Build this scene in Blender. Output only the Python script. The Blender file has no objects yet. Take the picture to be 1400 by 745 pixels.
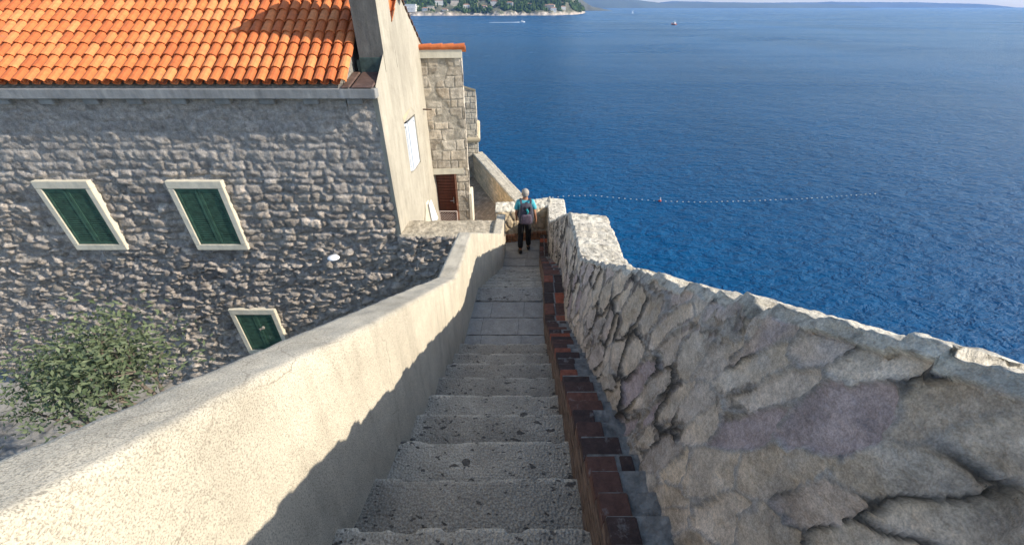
import bpy, bmesh, math, random
import numpy as np
from mathutils import Vector, Matrix
R = math.radians
rnd = random.Random(7)
scene = bpy.context.scene
COL = scene.collection

# ------------------------------------------------------------------ tags
def tag(o, label=None, cat=None, group=None, kind=None):
    if label: o['label'] = label
    if cat: o['category'] = cat
    if group: o['group'] = group
    if kind: o['kind'] = kind
    return o
def empty(name, loc=(0, 0, 0), rz=0.0):
    o = bpy.data.objects.new(name, None); COL.objects.link(o)
    o.location = loc; o.rotation_euler = (0, 0, rz); o.empty_display_size = .2
    return o
def adopt(o, parent):
    """parent o; o's mesh is written in world coordinates, the parent may stand anywhere"""
    o.parent = parent
    if parent is not None:
        M = Matrix.Identity(4); p = parent
        while p is not None:
            M = p.matrix_basis @ M if p.parent is None else (p.matrix_parent_inverse @ p.matrix_basis) @ M
            p = p.parent
        o.matrix_parent_inverse = M.inverted()
def mesh_obj(name, verts, faces, mat=None, parent=None, smooth=False, col=None):
    me = bpy.data.meshes.new(name)
    me.from_pydata([tuple(v) for v in verts], [], [tuple(f) for f in faces])
    if col is not None:
        a = me.color_attributes.new('col', 'FLOAT_COLOR', 'POINT')
        c = np.ones((len(verts), 4), np.float32); c[:, :3] = col
        a.data.foreach_set('color', c.ravel())
    if smooth: me.polygons.foreach_set('use_smooth', [True] * len(me.polygons))
    me.update()
    o = bpy.data.objects.new(name, me); COL.objects.link(o)
    if mat: me.materials.append(mat)
    if parent is not None: adopt(o, parent)
    return o
class MB:
    def __init__(s): s.v = []; s.f = []
    def quad(s, *p):
        n = len(s.v); s.v += [tuple(q) for q in p]; s.f.append(tuple(range(n, n + len(p))))
    def box(s, a, b, M=None, bev=0.0):
        bm = bmesh.new(); bmesh.ops.create_cube(bm, size=1)
        for v in bm.verts:
            v.co = Vector([(a[k] + b[k]) / 2 + v.co[k] * (b[k] - a[k]) for k in range(3)])
        if bev: bmesh.ops.bevel(bm, geom=bm.edges[:], offset=bev, segments=2, affect='EDGES')
        s.add(bm, M)
    def add(s, bm, M=None):
        bm.verts.index_update(); n = len(s.v)
        s.v += [tuple((M @ v.co) if M else v.co) for v in bm.verts]
        s.f += [tuple(n + v.index for v in f.verts) for f in bm.faces]; bm.free()
    def tube(s, pts, r, seg=8, cap=True):
        pts = [Vector(p) for p in pts]; rs = r if isinstance(r, (list, tuple)) else [r] * len(pts)
        n0 = len(s.v)
        for i, p in enumerate(pts):
            d = (pts[min(i + 1, len(pts) - 1)] - pts[max(i - 1, 0)]).normalized()
            a = d.cross(Vector((0, 0, 1))); a = a if a.length > .01 else d.cross(Vector((0, 1, 0))); a.normalize(); b = d.cross(a)
            for k in range(seg):
                t = 2 * math.pi * k / seg; s.v.append(tuple(p + (a * math.cos(t) + b * math.sin(t)) * rs[i]))
        for i in range(len(pts) - 1):
            for k in range(seg):
                q = n0 + i * seg; s.f.append((q + k, q + (k + 1) % seg, q + seg + (k + 1) % seg, q + seg + k))
        if cap:
            s.f.append(tuple(n0 + k for k in range(seg))[::-1]); q = n0 + (len(pts) - 1) * seg; s.f.append(tuple(q + k for k in range(seg)))
    def ball(s, c, r, sub=2, M=None):
        bm = bmesh.new(); bmesh.ops.create_icosphere(bm, subdivisions=sub, radius=1)
        for v in bm.verts: v.co = Vector([c[k] + v.co[k] * (r[k] if hasattr(r, '__len__') else r) for k in range(3)])
        s.add(bm, M)
    def build(s, name, mat, parent=None, smooth=False): return mesh_obj(name, s.v, s.f, mat, parent, smooth)

# ------------------------------------------------------------------ numpy noise
def h2(a, b, s):
    x = np.sin(a * 127.1 + b * 311.7 + s * 74.7) * 43758.5453
    return x - np.floor(x)
def vnoise(x, y, s=0):
    xi = np.floor(x); yi = np.floor(y); fx = x - xi; fy = y - yi
    fx = fx * fx * (3 - 2 * fx); fy = fy * fy * (3 - 2 * fy)
    a = h2(xi, yi, s); b = h2(xi + 1, yi, s); c = h2(xi, yi + 1, s); d = h2(xi + 1, yi + 1, s)
    return a + (b - a) * fx + (c - a) * fy + (a - b - c + d) * fx * fy
def fbm(x, y, s=0, o=4):
    t = 0; a = .5; n = 0
    for i in range(o):
        t = t + a * vnoise(x * 2 ** i + 5.3 * i, y * 2 ** i + 9.1 * i, s + i); n += a; a *= .5
    return t / n - .5
def sstep(a, b, x):
    t = np.clip((x - a) / (b - a), 0, 1); return t * t * (3 - 2 * t)
def rubble(u, v, cw, ch, seed=1, jit=.85, warp=.25):
    """random stones: joint distance (m) and two random numbers for each stone"""
    u = u + fbm(u / cw * 1.3, v / ch * 1.3, seed + 50) * cw * warp * 2
    v = v + fbm(u / cw * 1.3 + 9, v / ch * 1.3, seed + 60) * ch * warp * 2
    row = np.floor(v / ch)
    x = u / cw; y = v / ch; xi = np.floor(x); yi = np.floor(y)
    F1 = np.full(u.shape, 9.); F2 = np.full(u.shape, 9.); A = np.zeros(u.shape); B = np.zeros(u.shape)
    for dy in (-2, -1, 0, 1, 2):
        for dx in (-2, -1, 0, 1, 2):
            cx = xi + dx; cy = yi + dy
            off = .5 * (np.mod(cy, 2))
            px = cx + .5 + (h2(cx, cy, seed) - .5) * jit + off - .25; py = cy + .5 + (h2(cx, cy, seed + 1) - .5) * jit * .9
            d = np.sqrt(((x - px)) ** 2 + ((y - py)) ** 2)
            m = d < F1
            F2 = np.where(m, F1, np.minimum(F2, d)); F1 = np.where(m, d, F1)
            A = np.where(m, h2(cx, cy, seed + 2), A); B = np.where(m, h2(cx, cy, seed + 3), B)
    return (F2 - F1) * min(cw, ch) * .5, A, B
def ashlar(u, v, rh, bw, seed=1):
    """coursed blocks"""
    r = random.Random(seed); v0 = v.min() - rh; hs = [v0]
    while hs[-1] < v.max() + rh: hs.append(hs[-1] + rh * r.uniform(.75, 1.3))
    hs = np.array(hs); u = u + fbm(u * 1.7, v * 1.7, seed + 9) * .03; vv = v + fbm(u * 1.1, v * 1.1, seed + 8) * .05 + fbm(u * 4.5, v * 4.5, seed + 7) * rh * .22; u = u + fbm(u * 5, v * 5, seed + 6) * bw * .2
    k = np.clip(np.searchsorted(hs, vv) - 1, 0, len(hs) - 2)
    dv = np.minimum(vv - hs[k], hs[k + 1] - vv); du = np.zeros(u.shape); A = np.zeros(u.shape); B = np.zeros(u.shape)
    for i in np.unique(k):
        m = k == i; e = [u.min() - bw * r.uniform(.2, 1.2)]
        while e[-1] < u.max() + bw: e.append(e[-1] + bw * r.uniform(.55, 1.5))
        e = np.array(e); j = np.clip(np.searchsorted(e, u[m]) - 1, 0, len(e) - 2)
        du[m] = np.minimum(u[m] - e[j], e[j + 1] - u[m]); A[m] = h2(j + 0., i + 0., seed); B[m] = h2(j + 0., i + 0., seed + 5)
    return np.minimum(np.abs(du), np.abs(dv)), A, B
def palette(t, cols):
    cols = np.array(cols, float); x = np.clip(t, 0, .9999) * (len(cols) - 1); i = x.astype(int); f = (x - i)[..., None]
    return cols[i] * (1 - f) + cols[i + 1] * f

def grid_mesh(name, P, disp, col, mat, parent=None, closed_caps=False):
    """P: (n,m,3) points; displaced along the grid's own normal"""
    du = np.gradient(P, axis=0); dv = np.gradient(P, axis=1)
    N = np.cross(du, dv); N /= np.linalg.norm(N, axis=2, keepdims=True) + 1e-9
    Q = P + N * disp[..., None]
    n, m = P.shape[:2]
    idx = np.arange(n * m).reshape(n, m)
    F = np.stack([idx[:-1, :-1], idx[1:, :-1], idx[1:, 1:], idx[:-1, 1:]], -1).reshape(-1, 4)
    V = Q.reshape(-1, 3).tolist(); F = F.tolist()
    if closed_caps:
        F.append(idx[0, :].tolist()); F.append(idx[-1, :].tolist()[::-1])
    return mesh_obj(name, V, F, mat, parent, True, col.reshape(-1, 3))
def strip(stations, ring, step):
    """stations: 1-D array along the wall; ring(s) -> corner points; step: grid size. returns P,U,W,corner index"""
    rings = [np.array(ring(s), float) for s in stations]
    mid = np.array(rings[len(rings) // 2]); L = np.linalg.norm(np.diff(mid, axis=0), axis=1)
    L = np.mean([np.linalg.norm(np.diff(r, axis=0), axis=1) for r in rings], axis=0)
    ns = [max(2, int(round(l / step[k] if hasattr(step, '__len__') else l / step))) for k, l in enumerate(L)]
    P = []
    for r in rings:
        row = []
        for k, n in enumerate(ns):
            t = np.linspace(0, 1, n, endpoint=False)[:, None]; row.append(r[k] * (1 - t) + r[k + 1] * t)
        row.append(r[-1][None]); P.append(np.concatenate(row))
    P = np.array(P)
    d = np.linalg.norm(np.diff(P, axis=1), axis=2); W = np.concatenate([np.zeros((P.shape[0], 1)), np.cumsum(d, axis=1)], 1)
    d = np.linalg.norm(np.diff(P.mean(axis=1), axis=0), axis=1); U = np.concatenate([[0], np.cumsum(d)])[:, None] + W * 0
    return P, U, W, np.cumsum([0] + ns)

# ------------------------------------------------------------------ materials
def new_mat(name):
    m = bpy.data.materials.new(name); m.use_nodes = True; nt = m.node_tree
    return m, nt, nt.nodes['Principled BSDF']
def N(nt, t, **k):
    n = nt.nodes.new(t)
    for a, b in k.items():
        if a in n.bl_rna.properties: setattr(n, a, b)
        else: n.inputs[a.replace('_', ' ')].default_value = b
    return n
def ramp(nt, src, p0, c0, p1, c1):
    r = nt.nodes.new('ShaderNodeValToRGB'); e = r.color_ramp.elements
    e[0].position = p0; e[0].color = (*c0, 1) if hasattr(c0, '__len__') else (c0, c0, c0, 1)
    e[1].position = p1; e[1].color = (*c1, 1) if hasattr(c1, '__len__') else (c1, c1, c1, 1)
    nt.links.new(src, r.inputs[0]); return r.outputs[0]
def mul(nt, a, b, f=1.0, mode='MULTIPLY'):
    m = nt.nodes.new('ShaderNodeMix'); m.data_type = 'RGBA'; m.blend_type = mode
    if hasattr(f, 'type'): nt.links.new(f, m.inputs[0])
    else: m.inputs[0].default_value = f
    for s, i in ((a, 6), (b, 7)):
        if hasattr(s, 'type'): nt.links.new(s, m.inputs[i])
        else: m.inputs[i].default_value = (*s, 1)
    return m.outputs[2]
def noise(nt, scale, detail=4, rough=.55, stretch=None, coord='Object', dist=0):
    tc = nt.nodes.new('ShaderNodeTexCoord'); s = tc.outputs[coord]
    if stretch:
        mp = nt.nodes.new('ShaderNodeMapping'); mp.inputs['Scale'].default_value = stretch; nt.links.new(s, mp.inputs[0]); s = mp.outputs[0]
    n = N(nt, 'ShaderNodeTexNoise', Scale=scale, Detail=detail, Roughness=rough, Distortion=dist); nt.links.new(s, n.inputs['Vector'])
    return n.outputs['Fac']
def voro(nt, scale, stretch=None, feature='F1', out='Distance', rand=1.0):
    tc = nt.nodes.new('ShaderNodeTexCoord'); s = tc.outputs['Object']
    if stretch:
        mp = nt.nodes.new('ShaderNodeMapping'); mp.inputs['Scale'].default_value = stretch; nt.links.new(s, mp.inputs[0]); s = mp.outputs[0]
    n = nt.nodes.new('ShaderNodeTexVoronoi'); n.feature = feature; n.inputs['Scale'].default_value = scale; n.inputs['Randomness'].default_value = rand
    nt.links.new(s, n.inputs['Vector']); return n.outputs[out]
def bump(nt, p, items):
    """items: list of (height socket, distance m)"""
    last = None
    for h, d in items:
        b = nt.nodes.new('ShaderNodeBump'); b.inputs['Strength'].default_value = 1; b.inputs['Distance'].default_value = d
        nt.links.new(h, b.inputs['Height'])
        if last: nt.links.new(last, b.inputs['Normal'])
        last = b.outputs[0]
    nt.links.new(last, p.inputs['Normal'])
def masonry(name, rough=.92, fine=.004, coarse=.01, fs=60, var=.35, spots=0, spec=.25):
    m, nt, p = new_mat(name)
    a = nt.nodes.new('ShaderNodeAttribute'); a.attribute_name = 'col'
    c = mul(nt, a.outputs['Color'], ramp(nt, noise(nt, 9, 6, .65), .3, 1 - var, .7, 1 + var * .55))
    c = mul(nt, c, ramp(nt, noise(nt, 70, 3, .6), .35, 1 - var * .7, .65, 1 + var * .4))
    c = mul(nt, c, ramp(nt, noise(nt, 230, 3, .7), .36, .74, .62, 1.14))
    if spots:
        c = mul(nt, c, ramp(nt, noise(nt, 28, 5, .7), .60, 1.0, .70, 1 - spots))
    nt.links.new(c, p.inputs['Base Color'])
    p.inputs['Roughness'].default_value = rough; p.inputs['Specular IOR Level'].default_value = spec
    bump(nt, p, [(noise(nt, fs * .2, 5, .6), coarse), (noise(nt, fs, 5, .75), fine * 1.3)])
    return m
def plain(name, c, rough=.8, var=.12, scale=8, bd=.0, bs=40, metal=0, spec=.4, stretch=None, emit=None):
    m, nt, p = new_mat(name)
    if var:
        k = mul(nt, c, ramp(nt, noise(nt, scale, 5, .6, stretch), .3, 1 - var, .7, 1 + var))
        nt.links.new(k, p.inputs['Base Color'])
    else: p.inputs['Base Color'].default_value = (*c, 1)
    p.inputs['Roughness'].default_value = rough; p.inputs['Metallic'].default_value = metal; p.inputs['Specular IOR Level'].default_value = spec
    if bd: bump(nt, p, [(noise(nt, bs, 4, .6, stretch), bd)])
    return m
def plaster(name, c, dark, rough=.93, speck=.5, stain=.25, grain=.0035, streak=0):
    m, nt, p = new_mat(name)
    k = mul(nt, c, ramp(nt, noise(nt, 1.3, 6, .65, (1, 1, .5)), .3, 1 - stain, .72, 1 + stain * .3))
    k = mul(nt, k, ramp(nt, noise(nt, 150, 2, .6), .38, 1 - speck * .6, .58, 1.06))
    k = mul(nt, k, dark, ramp(nt, noise(nt, 95, 3, .7), .60, 0, .70, speck), 'MIX')
    if streak:
        k = mul(nt, k, ramp(nt, noise(nt, 7, 6, .7, (1, 1, .12)), .35, 1 - streak, .62, 1.03))
        k = mul(nt, k, ramp(nt, noise(nt, 3.2, 7, .75), .52, 1.0, .68, 1 - streak * .8))
    nt.links.new(k, p.inputs['Base Color']); p.inputs['Roughness'].default_value = rough; p.inputs['Specular IOR Level'].default_value = .2
    bump(nt, p, [(noise(nt, 6, 4, .5), .012), (noise(nt, 95, 3, .7), grain)])
    return m

M = {}
M['rubble'] = masonry('rubble_stone', fine=.006, coarse=.02, fs=70, var=.3)
M['rough'] = masonry('rough_rubble', fine=.012, coarse=.04, fs=45, var=.45)
M['block'] = masonry('squared_stone', fine=.006, coarse=.015, fs=60, var=.32, spots=.25)
M['coping'] = masonry('weathered_coping', fine=.008, coarse=.02, fs=80, var=.4, spots=.35)
M['walkstone'] = masonry('walkway_stone', fine=.005, coarse=.012, fs=60, var=.3)
def mat_speckle():
    m, nt, p = new_mat('speckled_render')
    a = nt.nodes.new('ShaderNodeAttribute'); a.attribute_name = 'col'
    c = mul(nt, a.outputs['Color'], ramp(nt, noise(nt, 2.2, 7, .7), .3, .82, .7, 1.08))
    c = mul(nt, c, ramp(nt, noise(nt, 5, 6, .65, (1.6, 1.6, .18)), .34, .84, .52, 1.02))
    c = mul(nt, c, ramp(nt, noise(nt, 210, 3, .75), .38, .55, .53, 1.10))
    c = mul(nt, c, (.30, .26, .20), ramp(nt, noise(nt, 120, 2, .6), .63, 0, .67, .7), 'MIX')
    tc = nt.nodes.new('ShaderNodeTexCoord'); nz = N(nt, 'ShaderNodeTexNoise', Scale=3.0, Detail=5); nt.links.new(tc.outputs['Object'], nz.inputs['Vector'])
    v1 = nt.nodes.new('ShaderNodeVectorMath'); v1.operation = 'MULTIPLY_ADD'; v1.inputs[1].default_value = (.35,) * 3; nt.links.new(nz.outputs['Color'], v1.inputs[0]); nt.links.new(tc.outputs['Object'], v1.inputs[2])
    vo = nt.nodes.new('ShaderNodeTexVoronoi'); vo.feature = 'DISTANCE_TO_EDGE'; vo.inputs['Scale'].default_value = 1.1; nt.links.new(v1.outputs[0], vo.inputs['Vector'])
    crack = mul(nt, ramp(nt, vo.outputs['Distance'], 0, 1., .0035, 0.), ramp(nt, noise(nt, 1.6, 3, .5), .5, 0, .6, 1.))
    c = mul(nt, c, (.20, .17, .13), mul(nt, crack, (.65, .65, .65)), 'MIX')
    nt.links.new(c, p.inputs['Base Color']); p.inputs['Roughness'].default_value = .93; p.inputs['Specular IOR Level'].default_value = .2
    bump(nt, p, [(noise(nt, 7, 5, .6), .007), (noise(nt, 190, 3, .75), .0035)])
    return m
M['plaster_wall'] = mat_speckle()
M['gable'] = plaster('cream_render', (.49, .445, .355), (.25, .22, .18), speck=.3, stain=.25, grain=.004, streak=.16)
M['chimney'] = plaster('shaded_grey_render', (.20, .19, .17), (.08, .08, .08), speck=.3, stain=.35, grain=.004, streak=.3)  # dark tone puts the shade on the chimney's front into its colour
M['cream'] = plaster('cream_paint', (.72, .66, .52), (.4, .36, .28), speck=.15, stain=.15, grain=.002, streak=.1)
M['concrete'] = plaster('grey_concrete', (.36, .36, .35), (.14, .14, .14), speck=.3, stain=.3, streak=.25)
M['copper'] = plain('brown_copper', (.15, .095, .075), .5, .3, 9, .002, 30, .3)
M['verdigris'] = plain('green_copper', (.055, .085, .075), .6, .4, 12, .003, 30)
M['white'] = plain('white_paint', (.80, .82, .84), .45, .04, 6)
M['shutter'] = plain('white_shutter_paint', (.60, .64, .68), .5, .04, 6)
M['soffit'] = plaster('ochre_render', (.55, .46, .31), (.3, .25, .17), speck=.2)
M['door'] = plain('red_brown_wood', (.10, .022, .012), .45, .35, 14, .002, 60, 0, .5, (1, 1, .1))
M['pinkwood'] = plain('salmon_wood', (.45, .22, .14), .6, .15, 8)
M['steel'] = plain('brushed_steel', (.5, .5, .5), .35, .05, 8, 0, 40, .9)
M['iron'] = plain('rusty_iron', (.09, .055, .04), .8, .3, 20, .002, 60)
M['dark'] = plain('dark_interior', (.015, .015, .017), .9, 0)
M['glass'] = plain('window_glass', (.03, .04, .05), .08, 0, spec=.8)

def mat_step():
    m, nt, p = new_mat('chiselled_limestone')
    a = nt.nodes.new('ShaderNodeAttribute'); a.attribute_name = 'col'
    c = mul(nt, a.outputs['Color'], ramp(nt, noise(nt, 5, 6, .65), .3, .72, .72, 1.18))
    c = mul(nt, c, ramp(nt, noise(nt, 120, 3, .7), .38, .62, .60, 1.15))
    # dirt-filled pits and chips, elongated
    def pits(sc, size, keep, st):
        tc = nt.nodes.new('ShaderNodeTexCoord'); nz = N(nt, 'ShaderNodeTexNoise', Scale=sc * 1.3, Detail=3); nt.links.new(tc.outputs['Object'], nz.inputs['Vector'])
        v1 = nt.nodes.new('ShaderNodeVectorMath'); v1.operation = 'MULTIPLY_ADD'; v1.inputs[1].default_value = (1.1 / sc,) * 3
        nt.links.new(nz.outputs['Color'], v1.inputs[0]); nt.links.new(tc.outputs['Object'], v1.inputs[2])
        mp = nt.nodes.new('ShaderNodeMapping'); mp.inputs['Rotation'].default_value = (0, 0, -.6); mp.inputs['Scale'].default_value = st; nt.links.new(v1.outputs[0], mp.inputs[0])
        vo = nt.nodes.new('ShaderNodeTexVoronoi'); vo.inputs['Scale'].default_value = sc; nt.links.new(mp.outputs[0], vo.inputs['Vector'])
        sp = nt.nodes.new('ShaderNodeSeparateColor'); nt.links.new(vo.outputs['Color'], sp.inputs[0])
        a1 = nt.nodes.new('ShaderNodeMath'); a1.operation = 'MULTIPLY_ADD'; a1.inputs[1].default_value = size; a1.inputs[2].default_value = -size * keep; nt.links.new(sp.outputs[0], a1.inputs[0])
        a2 = nt.nodes.new('ShaderNodeMath'); a2.operation = 'SUBTRACT'; nt.links.new(a1.outputs[0], a2.inputs[0]); nt.links.new(vo.outputs['Distance'], a2.inputs[1])
        return ramp(nt, a2.outputs[0], 0., 0., .05, 1.)
    pm = mul(nt, pits(14, .62, .42, (.75, 1.7, .3)), pits(34, .75, .48, (.8, 1.5, .5)), 1, 'LIGHTEN')
    c = mul(nt, c, (.085, .075, .065), ramp(nt, pm, 0, 0., 1, .85), 'MIX')
    nt.links.new(c, p.inputs['Base Color']); p.inputs['Roughness'].default_value = .8; p.inputs['Specular IOR Level'].default_value = .3
    inv = ramp(nt, pm, 0, 1., 1, 0.)
    bump(nt, p, [(inv, .012), (noise(nt, 14, 4, .6), .006), (voro(nt, 62, (1, 1, .3), rand=.85), .010), (noise(nt, 160, 3, .7), .0025)])
    return m
M['step'] = mat_step()
M['slab'] = masonry('smooth_slab', rough=.7, fine=.002, coarse=.006, fs=90, var=.2, spots=.12, spec=.35)

def mat_brick():
    m, nt, p = new_mat('kerb_brick')
    g = nt.nodes.new('ShaderNodeNewGeometry')
    r = nt.nodes.new('ShaderNodeValToRGB'); e = r.color_ramp.elements
    e[0].position = 0; e[0].color = (.048, .031, .026, 1); e[1].position = 1; e[1].color = (.36, .085, .035, 1)
    for pos, c in ((.35, (.068, .039, .030)), (.6, (.095, .048, .035)), (.76, (.15, .065, .042)), (.88, (.26, .088, .048))):
        x = r.color_ramp.elements.new(pos); x.color = (*c, 1)
    nt.links.new(g.outputs['Random Per Island'], r.inputs[0])
    c = mul(nt, r.outputs[0], ramp(nt, noise(nt, 22, 6, .7), .3, .55, .7, 1.35))
    c = mul(nt, c, (.26, .245, .22), ramp(nt, noise(nt, 11, 5, .7), .60, 0, .70, .75), 'MIX')
    nt.links.new(c, p.inputs['Base Color']); p.inputs['Roughness'].default_value = .8
    bump(nt, p, [(noise(nt, 18, 5, .65), .01), (noise(nt, 110, 3, .7), .003)])
    return m
M['brick'] = mat_brick()
M['oldbrick'] = (lambda m: m)(plain('weathered_side_brick', (.20, .135, .095), .9, .6, 9, .006, 60, stretch=(1, 1, 4)))
M['mortar'] = plain('grey_mortar', (.25, .235, .205), .95, .5, 16, .02, 30)
def mat_tile():
    m, nt, p = new_mat('roof_tile')
    g = nt.nodes.new('ShaderNodeNewGeometry')
    r = nt.nodes.new('ShaderNodeValToRGB'); e = r.color_ramp.elements
    e[0].position = 0; e[0].color = (.52, .13, .035, 1); e[1].position = 1; e[1].color = (.78, .27, .09, 1)
    x = e.new(.5); x.color = (.66, .185, .05, 1)
    nt.links.new(g.outputs['Random Per Island'], r.inputs[0])
    c = mul(nt, r.outputs[0], ramp(nt, noise(nt, 12, 6, .7), .3, .72, .7, 1.12))
    c = mul(nt, c, (.16, .11, .08), ramp(nt, noise(nt, 5, 7, .75), .58, 0, .70, .6), 'MIX')
    nt.links.new(c, p.inputs['Base Color']); p.inputs['Roughness'].default_value = .75
    bump(nt, p, [(noise(nt, 40, 4, .6), .003)])
    return m
M['tile'] = mat_tile()

def mat_sea():
    m, nt, p = new_mat('sea_water')
    tc = nt.nodes.new('ShaderNodeTexCoord')
    c = mul(nt, (.0002, .066, .172), ramp(nt, noise(nt, .006, 4, .6, (1, .35, 1)), .3, .75, .7, 1.25))
    # lighter streaks of calmer water, drawn out across the view
    nt.links.new(c, p.inputs['Base Color'])
    p.inputs['IOR'].default_value = 1.18; p.inputs['Specular IOR Level'].default_value = .22
    calm = ramp(nt, noise(nt, .0035, 5, .6, (1, 4, 1), dist=1.2), .45, .22, .62, .28)
    nt.links.new(calm, p.inputs['Roughness'])
    b = [(noise(nt, .12, 3, .5, (1, 1.6, 1)), 1.1), (noise(nt, .5, 4, .6, (1, 1.9, 1), dist=.5), 1.0), (noise(nt, 2.3, 3, .6, (1, 1.5, 1)), .15)]
    bump(nt, p, b)
    return m
M['sea'] = mat_sea()
M['foam'] = plain('sea_foam', (.75, .80, .84), .8, .1, .4)

# ------------------------------------------------------------------ numbers of the stair
H, T, Y0 = .17, .324, .86
Z1 = -(20.2 * H); Z2 = Z1 - 10 * H          # the two landings: -3.434, -5.134
def ip(xs, ys): return lambda v: np.interp(v, xs, ys)
XL = ip([-2, .86, 1.18, 1.5, 2.15, 3.45, 4.8, 7.7, 8.75], [-.84, -.765, -.72, -.685, -.66, -.60, -.49, -.235, -.16])
XR = ip([-2, .6, 1.5, 2.15, 3.8, 4.8, 7.7, 9.3], [.33, .335, .345, .365, .405, .455, .63, .74])
XB = ip([-2, .6, 1.05, 3.75, 4.73, 7.7, 9.3], [.50, .535, .55, .63, .70, .83, .90])    # foot of the parapet
def stair_z(y):
    return np.interp(y, [-2, 3.45, 3.77, 4.81, 7.73 + T, 9.5], [-1.906 + .525 * 2.86, Z1 + H, Z1, Z1, Z2, Z2])

# ------------------------------------------------------------------ staircase
stairs = empty('stone_staircase', (0, 4, Z2 - .3))
tag(stairs, 'narrow shaded flight of pitted pale stone steps descending between two walls', 'stairs')
def slab(name, x0, x1, ya, yb, z, mat, base, seed, step=.012, thick=.2, rough=.004, nose=True):
    """a worn stone slab: top, rounded far edge and riser, as one displaced sheet"""
    xs = np.linspace(0, 1, max(8, int((x1(ya) - x0(ya)) / step)))
    ny = max(6, int((yb - ya) / step)); t = np.linspace(0, 1, ny)
    prof = [(ya + (yb - ya - .014) * q, 0) for q in t]
    if rough < .002: prof = [(ya + (yb - ya - .004) * q, 0) for q in t]
    prof += [(yb - .007, -.002), (yb - .002, -.007), (yb, -.016)] if rough > .002 else [(yb - .002, -.001), (yb - .001, -.003), (yb, -.016)] + [(yb, -.016 - (thick - .016) * q) for q in (.3, .6, 1)]
    prof = np.array(prof); Y = prof[:, 0][:, None] + xs[None] * 0; Z = z + prof[:, 1][:, None] + xs[None] * 0
    X = x0(prof[:, 0])[:, None] * (1 - xs) + x1(prof[:, 0])[:, None] * xs
    e = fbm(X * 9 + seed * 3.1, Y * 0 + seed, seed, 4) - 1.2 * sstep(.58, .75, vnoise(X * 11 + seed, Y * 0 + seed, seed + 2))
    w = sstep(.86, 1.0, (Y - ya) / (yb - ya))
    if rough < .002: e = e * 0
    Y = Y + e * .014 * w
    Z = Z + fbm(X * 6, Y * 6 + seed, seed, 4) * rough * 2.2 - w * np.abs(fbm(X * 14 + 3, Y * 3 + seed, seed + 4, 3)) * (.009 if rough > .002 else 0) + (.5 - h2(np.array(seed * 1.), 3., 5)) * .03 * (Y - ya) / (yb - ya) * (rough > .002)
    Z = Z - .008 * np.exp(-((xs[None] - .55) / .3) ** 2) * w
    cl = np.array(base) * (1 + .3 * fbm(X * 3, Y * 3, seed + 9)[..., None])
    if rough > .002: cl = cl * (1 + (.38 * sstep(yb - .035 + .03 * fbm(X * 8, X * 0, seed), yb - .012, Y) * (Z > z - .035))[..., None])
    # paler nose: wear, plus the light its edge catches put into the colour
    P = np.stack([X, Y, Z], -1)
    return grid_mesh(name, P, X * 0, cl, mat, stairs)
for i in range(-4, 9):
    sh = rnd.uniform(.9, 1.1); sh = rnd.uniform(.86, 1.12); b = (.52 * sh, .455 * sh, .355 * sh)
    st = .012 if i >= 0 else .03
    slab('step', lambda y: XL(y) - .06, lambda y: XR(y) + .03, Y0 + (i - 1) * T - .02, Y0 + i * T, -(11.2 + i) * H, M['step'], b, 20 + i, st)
# upper landing: rows of slabs, the last one rough
rows = [(3.452, 3.78, (.24, .70)), (3.783, 4.117, (.22, .66)), (4.12, 4.465, (.30, .72))]
for k, (a, b, cuts) in enumerate(rows):
    c = [0, *cuts, 1]
    for q in range(len(c) - 1):
        sh = rnd.uniform(.88, 1.1); l, r = c[q], c[q + 1]
        def xa(y, l=l): return (XL(y) - .06) * (1 - l) + (XR(y) + .03) * l + .003
        def xb(y, r=r): return (XL(y) - .06) * (1 - r) + (XR(y) + .03) * r - .003
        slab('landing_slab', xa, xb, a, b - .004, Z1, M['slab'], (.44 * sh, .41 * sh, .355 * sh), 60 + 7 * k + q, .02, .05, .001)
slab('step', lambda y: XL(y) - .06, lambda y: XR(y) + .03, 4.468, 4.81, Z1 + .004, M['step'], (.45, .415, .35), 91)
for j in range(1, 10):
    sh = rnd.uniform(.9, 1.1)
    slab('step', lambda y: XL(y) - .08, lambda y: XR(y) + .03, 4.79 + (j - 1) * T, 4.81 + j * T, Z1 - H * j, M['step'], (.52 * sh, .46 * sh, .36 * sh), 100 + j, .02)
for k, (a, b) in enumerate([(7.72, 8.05), (8.053, 8.40), (8.403, 8.78), (8.783, 9.6)]):
    c = [0, rnd.uniform(.3, .6), 1]
    for q in range(2):
        sh = rnd.uniform(.9, 1.1); l, r = c[q], c[q + 1]
        ex = 1.4 if k == 3 else .1
        def xa(y, l=l): return (XL(y) - ex) * (1 - l) + (XR(y) + .15) * l + .003
        def xb(y, r=r): return (XL(y) - ex) * (1 - r) + (XR(y) + .15) * r - .003
        slab('landing_slab', xa, xb, a, b - .003, Z2, M['slab'], (.42 * sh, .39 * sh, .33 * sh), 130 + 7 * k + q, .03, .05, .001)
mb = MB(); mb.box((-.75, 3.40, Z1 - .06), (.5, 4.6, Z1 - .009)); mb.build('mortar_bed', M['mortar'], stairs); mb = MB(); mb.box((-.4, 7.76, Z2 - .06), (.9, 9.3, Z2 - .009)); mb.build('mortar_bed', plain('pale_mortar', (.20, .19, .17), .95, .2, 12, .006, 40), stairs)
mb = MB()      # the solid core under the steps
ys = [-2, 3.45, 4.81, 7.73, 9.9]
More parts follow.
